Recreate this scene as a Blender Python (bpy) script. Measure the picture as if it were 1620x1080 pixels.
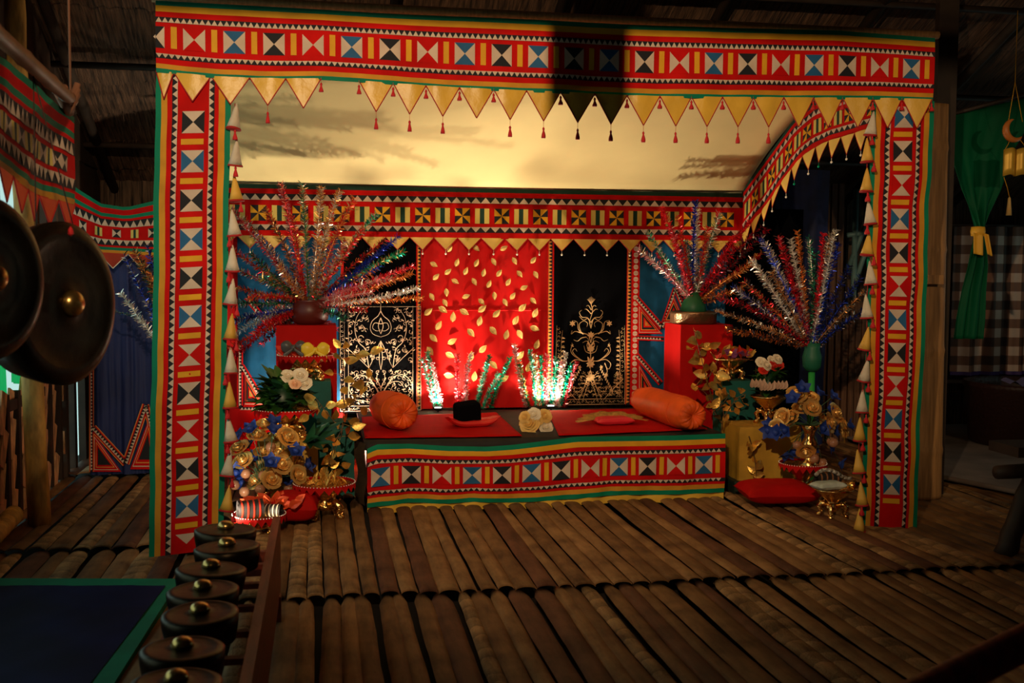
import bpy, math, random
from math import sin, cos, pi, radians, sqrt, atan2
from mathutils import Vector, Matrix
V = Vector
for o in list(bpy.data.objects): bpy.data.objects.remove(o)
SC = bpy.context.scene
COL = SC.collection
R = random.Random(7)

# ---------------------------------------------------------------- camera
YAW, PITCH, ROLL, FPX = .1743, .0665, .0061, 1696.6
EYE = V((0, 0, 1.4))
FW = V((sin(YAW)*cos(PITCH), cos(YAW)*cos(PITCH), -sin(PITCH)))
r_ = V((cos(YAW), -sin(YAW), 0)); u_ = r_.cross(FW)
RT = r_*cos(ROLL) + u_*sin(ROLL); UP = -r_*sin(ROLL) + u_*cos(ROLL)
cam = bpy.data.objects.new('camera', bpy.data.cameras.new('camera')); COL.objects.link(cam)
m = Matrix((RT, UP, -FW)).transposed().to_4x4(); m.translation = EYE
cam.matrix_world = m
cam.data.sensor_width = 36; cam.data.lens = 36*FPX/1620
cam.data.clip_start = .05
cam.data.dof.use_dof = True; cam.data.dof.focus_distance = 6.4; cam.data.dof.aperture_fstop = 4.0
SC.camera = cam
SC.view_settings.view_transform = 'Standard'; SC.view_settings.look = 'None'
SC.view_settings.exposure = 0.0; SC.view_settings.gamma = 1
SC.view_settings.use_curve_mapping = False

# ---------------------------------------------------------------- daylight outside
w = bpy.data.worlds.new('world'); SC.world = w; w.use_nodes = True
wn = w.node_tree; bg = wn.nodes['Background']
bg.inputs[0].default_value = (.55, .85, .8, 1); bg.inputs[1].default_value = .9

def lamp(name, kind, loc, energy, color, size=.05, target=None, angle=60, blend=.5):
    d = bpy.data.lights.new(name, kind); d.energy = energy; d.color = color
    if kind == 'AREA': d.size = size
    else: d.shadow_soft_size = size
    if kind == 'SPOT': d.spot_size = radians(angle); d.spot_blend = blend
    o = bpy.data.objects.new(name, d); COL.objects.link(o); o.location = loc
    if target is not None: o.rotation_euler = (V(target)-V(loc)).to_track_quat('-Z', 'Y').to_euler()
    return o
WARM = (1, .72, .42); WHITE = (1, .86, .62)
# one warm spotlight under the roof in front of the canopy, small floodlights on the floor inside it
lamp('front_spotlight', 'SPOT', (-.3, .6, 3.0), 680, WARM, .035, (1.0, 6.0, 2.0), 68, .9)
lamp('right_spotlight', 'SPOT', (4.3, .8, 2.9), 150, WARM, .05, (3.75, 6.2, 1.55), 36, .7)
FLOOD = [((-.495, 5.62, .135), 12, (.1, 7.0, 1.3), WHITE), ((.03, 7.50, .10), 92, (.35, 7.0, 2.0), WHITE),
         ((.80, 7.56, .425), 62, (.8, 7.40, 2.1), (1, .84, .58)), ((1.62, 7.56, .425), 88, (1.55, 7.38, 2.2), (1, .84, .58))]
for i, (p, e, t, c) in enumerate(FLOOD):
    lamp('flood_bulb', 'SPOT', p, e, c, .02, t, 165 if i < 2 else 158, .35)

# ---------------------------------------------------------------- pixel to point on a plane of the place
def ray(u, v): return FW + RT*((u-810)/FPX) - UP*((v-540)/FPX)
def ay(u, v, y): d = ray(u, v); return EYE + d*((y-EYE.y)/d.y)
def ax(u, v, x): d = ray(u, v); return EYE + d*((x-EYE.x)/d.x)
def az(u, v, z=0.): d = ray(u, v); return EYE + d*((z-EYE.z)/d.z)

# ---------------------------------------------------------------- materials
MATS = {}
def mat(name, col, rough=.75, metal=0., vary=.0, scale=8., bump=0., bscale=60., sheen=0., emit=None, stretch=None, col2=None, spec=.4, coat=0.):
    if name in MATS: return MATS[name]
    M = bpy.data.materials.new(name); M.use_nodes = True; N = M.node_tree.nodes; L = M.node_tree.links
    b = N['Principled BSDF']; c = (*col, 1)
    b.inputs['Base Color'].default_value = c; b.inputs['Roughness'].default_value = rough
    b.inputs['Metallic'].default_value = metal; b.inputs['Specular IOR Level'].default_value = spec
    if sheen: b.inputs['Sheen Weight'].default_value = sheen
    if coat: b.inputs['Coat Weight'].default_value = coat
    if emit: b.inputs['Emission Color'].default_value = (*emit[0], 1); b.inputs['Emission Strength'].default_value = emit[1]
    if vary or bump:
        tc = N.new('ShaderNodeTexCoord'); mp = N.new('ShaderNodeMapping'); L.new(tc.outputs['Object'], mp.inputs[0])
        if stretch: mp.inputs['Scale'].default_value = stretch
        if vary:
            n = N.new('ShaderNodeTexNoise'); n.inputs['Scale'].default_value = scale; n.inputs['Detail'].default_value = 5
            L.new(mp.outputs[0], n.inputs['Vector'])
            mx = N.new('ShaderNodeMix'); mx.data_type = 'RGBA'
            mr = N.new('ShaderNodeMapRange'); mr.inputs[1].default_value = .32; mr.inputs[2].default_value = .68
            L.new(n.outputs[0], mr.inputs[0]); L.new(mr.outputs[0], mx.inputs[0])
            c2 = col2 or tuple(x*(1-vary) for x in col); c1 = col if col2 else tuple(min(1, x*(1+vary*.6)) for x in col)
            mx.inputs[6].default_value = (*c2, 1); mx.inputs[7].default_value = (*c1, 1)
            L.new(mx.outputs[2], b.inputs['Base Color'])
        if bump:
            n2 = N.new('ShaderNodeTexNoise'); n2.inputs['Scale'].default_value = bscale; n2.inputs['Detail'].default_value = 3
            L.new(mp.outputs[0], n2.inputs['Vector'])
            bp = N.new('ShaderNodeBump'); bp.inputs['Strength'].default_value = bump; bp.inputs['Distance'].default_value = .01
            L.new(n2.outputs[0], bp.inputs['Height']); L.new(bp.outputs[0], b.inputs['Normal'])
    MATS[name] = M; return M
RED = mat('red_cotton', (.56, .006, .005), .75, vary=.22, scale=6, bump=.15, bscale=25, spec=.08)
BLACK = mat('black_cotton', (.008, .008, .012), .8, bump=.15, bscale=25)
WHT = mat('cream_cotton', (.62, .47, .36), .8, vary=.15, bump=.2, bscale=30, spec=.2)
BLUE = mat('blue_cotton', (.012, .10, .24), .75, vary=.2)
GRN = mat('green_cotton', (.0, .19, .10), .7, vary=.2, scale=5, spec=.2)
YEL = mat('yellow_cotton', (.72, .34, .015), .65, vary=.15, scale=7, spec=.2)
OCH = mat('ochre_cotton', (.60, .26, .02), .7, vary=.2, scale=7, spec=.2)
DGRN = mat('dark_green_cotton', (.004, .035, .022), .8)
SATIN = mat('yellow_satin', (.74, .42, .045), .38, vary=.12, bump=.5, bscale=14, sheen=.3)
PALEY = mat('pale_yellow_satin', (.85, .56, .12), .45, vary=.1, bump=.2, bscale=20)
CORD = mat('red_cord', (.40, .01, .01), .7)
TASS = mat('red_tassel_thread', (.62, .015, .02), .6, bump=.6, bscale=200)
CEIL = mat('cream_ceiling_cloth', (.86, .68, .32), .8, vary=.05, scale=3, bump=.12, bscale=5)
GOLD = mat('gold_foil', (.95, .58, .16), .24, 1., bump=.5, bscale=60)
BRASS = mat('polished_brass', (.85, .52, .17), .2, 1., bump=.5, bscale=55)
GLEAF = mat('gold_leaf_paint', (.80, .46, .10), .33, .75, vary=.25, scale=30, bump=.3, bscale=90)
BRONZE = mat('dark_bronze', (.050, .034, .020), .36, .85, vary=.5, scale=9, bump=.15, bscale=25)
BOSS = mat('lit_bronze_boss', (.62, .38, .12), .27, .92, vary=.35, scale=20)  # boss colour brightened to carry the lamps' golden highlight
WOODR = mat('red_brown_wood', (.24, .036, .014), .5, vary=.4, scale=6, stretch=(6, 1, 6), bump=.2)
WOODD = mat('dark_wood', (.035, .02, .012), .6, vary=.4, scale=6)
WOODT = mat('tan_palm_wood', (.40, .20, .07), .6, vary=.35, scale=7, stretch=(8, 8, .6), bump=.25, bscale=20)
PEARL = mat('pearl_bead', (.85, .78, .68), .25)
LEAFG = mat('green_leaf', (.03, .10, .015), .4, vary=.4, scale=12)
LEAFD = mat('dark_green_leaf', (.008, .045, .015), .4, vary=.3, scale=12)
TEALB = mat('teal_cloth', (.004, .09, .075), .7, vary=.2)

# ---------------------------------------------------------------- mesh builder
class MB:
    def __init__(s): s.v = []; s.f = []; s.m = []; s.sm = []
    def add(s, vs, fs, mi=0, smooth=False):
        k = len(s.v); s.v += [tuple(x) for x in vs]
        for f in fs: s.f.append(tuple(i+k for i in f)); s.m.append(mi); s.sm.append(smooth)
    def box(s, c, size, mi=0, rot=None):
        x, y, z = [a/2 for a in size]
        vs = [V((i*x, j*y, k*z)) for i in (-1, 1) for j in (-1, 1) for k in (-1, 1)]
        if rot is not None: vs = [rot @ q for q in vs]
        s.add([q+V(c) for q in vs], [(0,1,3,2),(4,6,7,5),(0,4,5,1),(2,3,7,6),(0,2,6,4),(1,5,7,3)], mi)
    def tube(s, pts, rad, n=8, mi=0, cap=True, smooth=True):
        pts = [V(p) for p in pts]; N = len(pts)
        if not hasattr(rad, '__len__'): rad = [rad]*N
        prev = None; vs = []
        for i, p in enumerate(pts):
            t = (pts[min(i+1, N-1)]-pts[max(i-1, 0)]); t = t.normalized() if t.length > 1e-9 else V((0,0,1))
            if prev is None: a = t.orthogonal().normalized()
            else: a = (prev - t*prev.dot(t)); a = a.normalized() if a.length > 1e-6 else t.orthogonal().normalized()
            prev = a; b = t.cross(a)
            vs += [p + (a*cos(2*pi*j/n)+b*sin(2*pi*j/n))*rad[i] for j in range(n)]
        fs = [(i*n+j, i*n+(j+1)%n, (i+1)*n+(j+1)%n, (i+1)*n+j) for i in range(N-1) for j in range(n)]
        if cap: fs += [tuple(range(n))[::-1], tuple((N-1)*n+j for j in range(n))]
        s.add(vs, fs, mi, smooth)
    def lathe(s, prof, c=(0,0,0), n=24, mi=0, smooth=True, wob=None, rot=None):
        vs = []; c = V(c)
        for i, (r, z) in enumerate(prof):
            for j in range(n):
                a = 2*pi*j/n; rr = r*(wob(a, i) if wob else 1)
                q = V((rr*cos(a), rr*sin(a), z)); vs.append((rot @ q if rot is not None else q)+c)
        N = len(prof)
        fs = [(i*n+j, i*n+(j+1)%n, (i+1)*n+(j+1)%n, (i+1)*n+j) for i in range(N-1) for j in range(n)]
        if prof[0][0] > 1e-6: fs.append(tuple(range(n))[::-1])
        if prof[-1][0] > 1e-6: fs.append(tuple((N-1)*n+j for j in range(n)))
        s.add(vs, fs, mi, smooth)
    def sheet(s, P, nu, nv, mi=0, smooth=True, u0=0, u1=1, v0=0, v1=1):
        vs = [P(u0+(u1-u0)*i/nu, v0+(v1-v0)*j/nv) for i in range(nu+1) for j in range(nv+1)]
        fs = [(i*(nv+1)+j, (i+1)*(nv+1)+j, (i+1)*(nv+1)+j+1, i*(nv+1)+j+1) for i in range(nu) for j in range(nv)]
        s.add(vs, fs, mi, smooth)
    def solid_sheet(s, P, nu, nv, th, mi=0, smooth=True):
        """a sheet with a real thickness th along its normal"""
        g = [[V(P(i/nu, j/nv)) for j in range(nv+1)] for i in range(nu+1)]
        def nrm(i, j):
            a = g[min(i+1, nu)][j]-g[max(i-1, 0)][j]; b = g[i][min(j+1, nv)]-g[i][max(j-1, 0)]
            n = a.cross(b); return n.normalized() if n.length > 1e-12 else V((0,0,1))
        top = [g[i][j] for i in range(nu+1) for j in range(nv+1)]
        bot = [g[i][j]-nrm(i, j)*th for i in range(nu+1) for j in range(nv+1)]
        K = len(top); W = nv+1
        fs = [(i*W+j, (i+1)*W+j, (i+1)*W+j+1, i*W+j+1) for i in range(nu) for j in range(nv)]
        fs += [tuple(K+q for q in f[::-1]) for f in fs[:]]
        for i in range(nu):
            fs.append((i*W, K+i*W, K+(i+1)*W, (i+1)*W)); a, b = i*W+nv, (i+1)*W+nv; fs.append((a, b, K+b, K+a))
        for j in range(nv):
            fs.append((j, j+1, K+j+1, K+j)); a, b = nu*W+j, nu*W+j+1; fs.append((a, K+a, K+b, b))
        s.add(top+bot, fs, mi, smooth)
    def leaf(s, base, tip, wid, up=V((0,0,1)), mi=0, cup=.15, n=5, smooth=False):
        base = V(base); tip = V(tip); d = tip-base; L = d.length
        if L < 1e-6: return
        t = d/L; side = t.cross(up)
        side = side.normalized() if side.length > 1e-4 else t.orthogonal().normalized()
        nn = side.cross(t); vs = []
        for i in range(n+1):
            f = i/n; w_ = wid/2*sin(pi*min(1, f**.8*.98+.01))
            c = base+t*(L*f)+nn*(cup*L*(f*(1-f)))
            vs += [c-side*w_+nn*w_*.35, c, c+side*w_+nn*w_*.35]
        fs = []
        for i in range(n): fs += [(3*i, 3*i+1, 3*i+4, 3*i+3), (3*i+1, 3*i+2, 3*i+5, 3*i+4)]
        s.add(vs, fs, mi, smooth)
    def build(s, name, mats, parent=None, origin=None):
        me = bpy.data.meshes.new(name)
        if origin is None: origin = TLOC.get(parent.name, V((0,0,0))) if parent is not None else V((0,0,0))
        me.from_pydata([V(q)-origin for q in s.v], [], s.f)
        for x in (mats if isinstance(mats, (list, tuple)) else [mats]): me.materials.append(x)
        me.polygons.foreach_set('material_index', s.m); me.polygons.foreach_set('use_smooth', s.sm)
        me.update()
        o = bpy.data.objects.new(name, me); COL.objects.link(o)
        if parent is not None: o.parent = parent; TLOC[o.name] = origin
        else: o.location = origin; TLOC[o.name] = origin
        return o
TLOC = {}
def tag(o, label, cat, group=None):
    o['label'] = label; o['category'] = cat
    if group: o['group'] = group
    return o
def thing(name, label, cat, loc=(0,0,0), group=None):
    o = bpy.data.objects.new(name, None); COL.objects.link(o); o.location = loc; o.empty_display_size = .1
    TLOC[o.name] = V(loc); return tag(o, label, cat, group)
def struct(o): o['kind'] = 'structure'; return o
def sr(a, b): return R.uniform(a, b)
def noise1(x, seed=0): return sin(x*1.7+seed)*.5+sin(x*3.9+seed*2.1)*.3+sin(x*8.3+seed*.7)*.2
def interp(tab, x):
    if x <= tab[0][0]: 
        (a, b), (c, d) = tab[0], tab[1]
        return b+(d-b)*(x-a)/(c-a)
    for (a, b), (c, d) in zip(tab, tab[1:]):
        if x <= c: return b+(d-b)*(x-a)/(c-a)
    (a, b), (c, d) = tab[-2], tab[-1]
    return d+(d-b)*(x-c)/(c-a)
# ================================================================ THE HUT
def plankmat(name, c1, c2, ring=False):
    M = bpy.data.materials.new(name); M.use_nodes = True; N = M.node_tree.nodes; L = M.node_tree.links
    b = N['Principled BSDF']; b.inputs['Roughness'].default_value = .62; b.inputs['Specular IOR Level'].default_value = .25
    tc = N.new('ShaderNodeTexCoord'); mp = N.new('ShaderNodeMapping'); mp.inputs['Scale'].default_value = (10, 1.6, 10)
    L.new(tc.outputs['Object'], mp.inputs[0])
    n = N.new('ShaderNodeTexNoise'); n.inputs['Scale'].default_value = 2.2; n.inputs['Detail'].default_value = 8; n.inputs['Roughness'].default_value = .7
    L.new(mp.outputs[0], n.inputs['Vector'])
    n3 = N.new('ShaderNodeTexNoise'); n3.inputs['Scale'].default_value = 5; n3.inputs['Detail'].default_value = 6
    L.new(tc.outputs['Object'], n3.inputs['Vector'])
    ad = N.new('ShaderNodeMath'); ad.operation = 'ADD'; L.new(n.outputs[0], ad.inputs[0]); L.new(n3.outputs[0], ad.inputs[1])
    mr = N.new('ShaderNodeMapRange'); mr.inputs[1].default_value = .75; mr.inputs[2].default_value = 1.25; L.new(ad.outputs[0], mr.inputs[0])
    mx = N.new('ShaderNodeMix'); mx.data_type = 'RGBA'; mx.inputs[6].default_value = (*c1, 1); mx.inputs[7].default_value = (*c2, 1)
    L.new(mr.outputs[0], mx.inputs[0]); L.new(mx.outputs[2], b.inputs['Base Color'])
    bp = N.new('ShaderNodeBump'); bp.inputs['Strength'].default_value = .5; bp.inputs['Distance'].default_value = .006
    if ring:
        wv = N.new('ShaderNodeTexWave'); wv.bands_direction = 'Y'; wv.inputs['Scale'].default_value = 2.6; wv.inputs['Distortion'].default_value = 5
        wv.inputs['Detail'].default_value = 3; wv.inputs['Detail Scale'].default_value = 2.2; wv.wave_profile = 'SAW'
        L.new(tc.outputs['Object'], wv.inputs['Vector'])
        f = N.new('ShaderNodeTexNoise'); f.inputs['Scale'].default_value = 110; L.new(tc.outputs['Object'], f.inputs['Vector'])
        a2 = N.new('ShaderNodeMath'); a2.operation = 'MULTIPLY_ADD'; a2.inputs[1].default_value = .5
        L.new(f.outputs[0], a2.inputs[0]); L.new(wv.outputs[0], a2.inputs[2])
        L.new(a2.outputs[0], bp.inputs['Height']); bp.inputs['Strength'].default_value = .9; bp.inputs['Distance'].default_value = .012
        d2 = N.new('ShaderNodeMix'); d2.data_type = 'RGBA'; d2.blend_type = 'MULTIPLY'; d2.inputs[0].default_value = .55
        L.new(mx.outputs[2], d2.inputs[6]); L.new(a2.outputs[0], d2.inputs[7]); L.new(d2.outputs[2], b.inputs['Base Color'])
    else: L.new(ad.outputs[0], bp.inputs['Height'])
    L.new(bp.outputs[0], b.inputs['Normal']); return M
PL = [plankmat('palm_plank_brown', (.080, .034, .012), (.26, .125, .045)), plankmat('palm_plank_tan', (.12, .052, .018), (.36, .185, .070)),
      plankmat('palm_plank_red', (.055, .018, .009), (.17, .065, .032)), plankmat('palm_plank_ringed', (.13, .065, .024), (.52, .29, .12), True)]

def floor_rows():
    mb = MB(); rr = random.Random(3)
    def row(x0, x1, y0, y1, z, amp=1.):
        x = x0
        while x < x1:
            wd = rr.uniform(.068, .102)*amp; gap = rr.uniform(.001, .006) if rr.random() > .2 else rr.uniform(.006, .014)
            mi = rr.choices([0, 1, 2, 3], [5, 4, 3, 3.])[0]
            ht = rr.uniform(.012, .020); e0 = y0-rr.uniform(.02, .055); e1 = y1-rr.uniform(.0, .022); sk = rr.uniform(-.012, .012)
            ny = max(6, int((y1-y0)/.09)); nx = 8; g = []; sd = rr.uniform(0, 99)
            for i in range(ny+1):
                y = e0+(e1-e0)*i/ny; line = []
                q = min(1, (e1-y)/.05+.02); q = sqrt(1-(1-q)**2) if q < 1 else 1          # rounded far end
                lift = .022*max(0, 1-(y-e0)/1.2)
                for j in range(nx+1):
                    f = -1+2*j/nx
                    xx = x+wd/2+(wd-gap)/2*f*(.55+.45*q)+sk*(y-y0)+.0035*noise1(y*3, sd+(j > 4)*9)
                    dz = .0022*sin(y*46+sd) if mi == 3 else 0
                    line.append(V((xx, y-.0, z+lift+ht*sqrt(max(0, 1-f*f*.98))-ht+dz+.002*noise1(y*2, sd))))
                g.append(line)
            W = nx+1; top = [q for l in g for q in l]; K = len(top)
            bot = [V((q.x, q.y, q.z-.007)) for q in top]
            fs = [(i*W+j, i*W+j+1, (i+1)*W+j+1, (i+1)*W+j) for i in range(ny) for j in range(nx)]
            ed = [(j, K+j, K+j+1, j+1) for j in range(nx)]+[(ny*W+j, ny*W+j+1, K+ny*W+j+1, K+ny*W+j) for j in range(nx)]
            mb.add(top+bot, fs, mi, True); k0 = len(mb.v)-2*K
            for f in ed: mb.f.append(tuple(a+k0 for a in f)); mb.m.append(mi); mb.sm.append(False)
            x += wd
    for y0, y1 in ((.6, 2.6), (2.6, 4.59), (4.59, 6.55), (6.55, 8.8)): row(-.62, 6.4, y0, y1, 0)
    for y0, y1 in ((1.6, 3.6), (3.6, 5.58), (5.58, 7.6), (7.6, 8.8)): row(-1.75, -.62, y0, y1, -.004, 1.25)
    return mb
struct(floor_rows().build('floor', PL))
g = MB(); g.box((2.3, 3.6, -.11), (8.4, 10.6, .08)); struct(g.build('trim_1', mat('dark_underfloor', (.012, .008, .006), .9)))

THATCH = mat('palm_thatch', (.17, .085, .045), .8, vary=.8, scale=5, col2=(.02, .010, .006), bump=1., bscale=14, stretch=(14, 1, 1))
THATCHB = mat('palm_thatch_wall', (.15, .085, .05), .8, vary=.8, scale=5, col2=(.015, .009, .006), bump=1., bscale=12, stretch=(14, 14, 1))
def roof():
    mb = MB(); rr = random.Random(11)
    def slope(Y): return 2.05+(9-Y)*.45
    Y = 8.95
    while Y > 1.5:
        Y2 = Y-.36; nx = 260; vs = []
        for i in range(nx+1):
            x = -2.1+8.8*i/nx
            rag = .035*abs(noise1(x*23, Y))+.02*rr.random()
            vs += [V((x, Y+.06+rag*.7, slope(Y)-.075-rag*.5+.02*noise1(x*2, Y*3))), V((x, (Y+Y2)/2, slope((Y+Y2)/2)-.045+.008*noise1(x*30, Y))), V((x, Y2-.04, slope(Y2)-.0))]
        mb.add(vs, [(3*i+k, 3*i+3+k, 3*i+4+k, 3*i+1+k) for i in range(nx) for k in (0, 1)], 0)
        # loose hanging leaf ends along the row's edge
        for k in range(160):
            x = -1.9+8.4*rr.random(); l = rr.uniform(.03, .12)
            p = V((x, Y+.05, slope(Y)-.06)); mb.tube([p, p+V((rr.uniform(-.04, .04), l*.5, -l*.7))], [.004, .0015], 3)
        Y = Y2
    # upper boarding that closes the roof above the thatch rows
    mb.add([(-2.2, 9.3, 2.0), (6.8, 9.3, 2.0), (6.8, .5, 5.96), (-2.2, .5, 5.96), (6.8, -2., 2.6), (-2.2, -2., 2.6)], [(0, 1, 2, 3), (3, 2, 4, 5)], 0)
    return mb
struct(roof().build('ceiling', THATCH))
g = MB()
for i in range(9):   # rafters and tie battens
    x = -1.6+i*1.02; g.tube([(x, 8.9, 1.98), (x, 1.0, 5.55)], .035, 8)
for Y in (8.2, 7.3, 6.4): g.tube([(-2, Y, 2.05+(9-Y)*.45-.13), (6.5, Y, 2.05+(9-Y)*.45-.13)], .022, 6)
struct(g.build('trim_2', WOODD))
g = MB()   # unseen tie beam and king post, added to shade a strip of the front banner
g.box((2.3, 2.93, 2.88), (8.6, .12, .14)); g.box((.505, 2.95, 3.15), (.165, .12, 1.32)); g.tube([(.5, 2.95, 3.4), (.5, 2.95, 4.6)], .07, 10)
struct(g.build('trim_3', WOODD))

# back wall: vertical dark slats
g = MB(); x = -1.74
while x < 6.5:
    wd = sr(.07, .11)
    g.box((x+wd/2, 8.85+sr(-.01, .01), 1.05), (wd-.004, .02, 2.4)); x += wd
g.box((2.42, 8.93, 1.2), (8.3, .03, 2.6)); struct(g.build('wall_back', THATCHB))
SLAT = mat('brown_slat', (.13, .055, .025), .65, vary=.5, scale=5, stretch=(14, 14, 1), bump=.3)
g = MB()
for u in range(1292, 1382, 11):
    p = ay(u, 500, 8.25); top = min(2.12, ay(u, 232 if u < 1333 else 492, 8.25).z)
    g.box((p.x, 8.25+sr(-.02, .02), top/2), (.046, .025, top))
g.box((ay(1340, 500, 8.3).x, 8.3, .6), (.6, .03, 1.1))
tag(g.build('slat_screen', SLAT), 'brown vertical slat screen behind the right tinsel fans', 'screen')
g = MB()
for a, b in (((1345, 470), (1392, 330)), ((1340, 372), (1390, 366)), ((1340, 430), (1392, 300)), ((1372, 480), (1392, 420))):
    g.tube([ay(*a, 8.5), ay(*b, 8.5)], .022, 6)
for uu in (1396, 1352): g.tube([V((ay(uu, 400, 8.5).x, 8.5, .0)), V((ay(uu, 400, 8.5).x, 8.5, 2.1))], .025, 6)
tag(g.build('pale_pole_frame', mat('grey_teal_pole', (.12, .22, .22), .5)), 'pale blue-grey poles crossing behind the right column', 'frame')

# left wall: woven slat panels between posts, gaps to daylight, a long opening above
LW = -1.72
WEAVE = mat('split_bamboo', (.80, .42, .20), .6, vary=.5, scale=7, bump=.3, stretch=(4, 4, 1.5))
g = MB(); y = 2.2
while y < 7.45:
    g.box((LW-.01, y, .35 if y < 6.9 else 1.), (.05, .05, .7 if y < 6.9 else 2.0), 1)
    z = -.05; zmx = .84 if y < 6.5 else (.62+(y-6.5)*.9 if y < 7.0 else 1.3)
    while z < zmx-.15:
        h = sr(.16, .24); a = sr(.25, .5)
        g.box((LW+sr(-.012, .012), y+.125, z+h/2), (.012, .10, h*1.15), 0, Matrix.Rotation(-a, 3, 'X')); z += h
    y += sr(.22, .26)
g.box((LW-.02, 4.6, .63), (.06, 4.9, .06), 1)
for yy in (7.56, 7.80): g.box((LW, yy, 1.1), (.05, .07, 2.3), 1)
g.box((LW-.01, 8.52, 1.15), (.05, .74, 2.5), 1); g.box((LW+.02, 7.66, 1.55), (.05, .3, 1.3), 1); g.box((LW, 8., 1.6), (.05, .5, 1.2), 1)
g.box((LW-.02, 4.6, .31), (.01, 4.75, .62), 1); g.box((LW-.02, 7.2, .6), (.01, .6, 1.2), 1)
g.box((LW, 3.5, 3.2), (.06, 11, 2.1), 1); g.box((LW, 0, 1.5), (.06, 4.4, 3.4), 1)
struct(g.build('wall_left', [WEAVE, mat('dark_slat', (.05, .025, .014), .7, vary=.4)]))
g = MB(); g.box((6.5, 1.6, 1.6), (.05, 7.2, 3.6)); g.box((6.5, 8.5, 1.6), (.05, 1., 3.6)); g.box((6.5, 6.6, .6), (.05, 3.2, 1.3)); g.box((6.5, 6.6, 2.55), (.05, 3.2, 1.7)); struct(g.build('wall_right', THATCHB))  # gap left in this unseen wall, added to bring daylight to the back right
g = MB(); g.box((2.3, -1.9, 1.6), (8.8, .05, 3.6)); struct(g.build('wall_front', THATCHB))
# small gable fillers
g = MB()
for x in (-2.0, 6.6): g.add([(x, 9.1, 2.1), (x, .5, 5.9), (x, -2, 2.6), (x, -2, 2.1)], [(0, 1, 2, 3)])
struct(g.build('wall_side', THATCHB))

# rough log post and log at the left
def log(name, a, b, r0, r1, M, label, cat, parent=None):
    a = V(a); b = V(b); n = 16; pts = [a.lerp(b, i/n) for i in range(n+1)]
    mb = MB(); mb.tube([p+V((.004*noise1(i*1.3, 1), .004*noise1(i*1.1, 5), 0)) for i, p in enumerate(pts)], [r0+(r1-r0)*i/n+.004*noise1(i*2.1, 3) for i in range(n+1)], 14)
    o = mb.build(name, M, None, a.copy()); tag(o, label, cat); return o
LOGM = mat('lit_log', (.52, .27, .06), .6, vary=.6, scale=5, stretch=(3, 3, 1), bump=.5, bscale=12)
log('log_post', (-1.53, 6.12, 0), (-1.60, 6.12, 3.1), .058, .05, LOGM, 'yellowish rough log post standing at the left wall', 'post')
log('log', (-1.60, 5.25, .055), (-1.62, 5.98, .095), .045, .05, LOGM, 'short brown log lying at the foot of the left wall', 'log')

# tall flat palm post behind the right column
g = MB()
def postP(u, v):
    z = 2.42*v; a = pi*(u*2-1)*.5
    nd = .006*math.exp(-((z % .62-.3)/.02)**2)
    return V((3.655+.135*sin(a)*(1-.05*v)+nd*sin(a)-.03*v, 6.05-(.05+nd)*cos(a), z))
g.solid_sheet(postP, 12, 110, .012)
post = thing('palm_post', 'tall flat tan palm trunk post behind the right banner column', 'post', (3.70, 6.05, 0))
g.build('trunk', WOODT, post)
p = ay(1476, 442, 5.98)
g = MB(); g.box((p.x, 5.975, p.z), (.10, .06, .055)); g.build('peg', WOODT, post)
g = MB(); g.box((3.80, 6.17, 1.6), (.13, .05, 3.2)); tag(g.build('door_post', WOODD), 'thin dark post right of the tan palm post', 'post')

# concrete floor outside on the right
g = MB(); a = az(1493, 762); b = az(1625, 806)
g.add([a+V((0, 0, .035)), b+V((.3, -.02, .035)), (6.45, 8.8, .035), (4.3, 8.8, .035)], [(0, 1, 2, 3)])
g.tube([a+V((0, 0, .03)), b+V((.3, -.02, .03))], .018, 6)
struct(g.build('trim_4', mat('bare_concrete', (.20, .155, .135), .85, vary=.3, scale=3)))

# dark mat at the lower left
g = MB(); A, B, C_, D = az(-60, 914, .03), az(285, 915, .03), az(168, 1100, .03), az(-420, 1100, .03)
mid = (A+B+C_+D)/4
def inner(p, du, dv): return p+(mid-p).normalized()*du
g.add([A, B, C_, D, A-V((0,0,.03)), B-V((0,0,.03)), C_-V((0,0,.03)), D-V((0,0,.03))], [(0, 1, 2, 3), (0, 4, 5, 1), (1, 5, 6, 2)], 0)
A2, B2, C2, D2 = az(-60, 926, .033), az(262, 926, .033), az(128, 1100, .033), az(-420, 1100, .033)
mo = thing('floor_mat', 'dark blue mat with a green border lying on the planks at lower left', 'mat', (A+B)/2)
g.build('green_border', GRN, mo)
g = MB()
g.sheet(lambda u, v: (A2.lerp(B2, u)).lerp(D2.lerp(C2, u), v)+V((0, 0, .001+.002*noise1(u*9+v*5, 2))), 24, 24)
g.build('mat_centre', mat('navy_cloth', (.004, .008, .050), .6, vary=.5, scale=3, spec=.08), mo)

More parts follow.
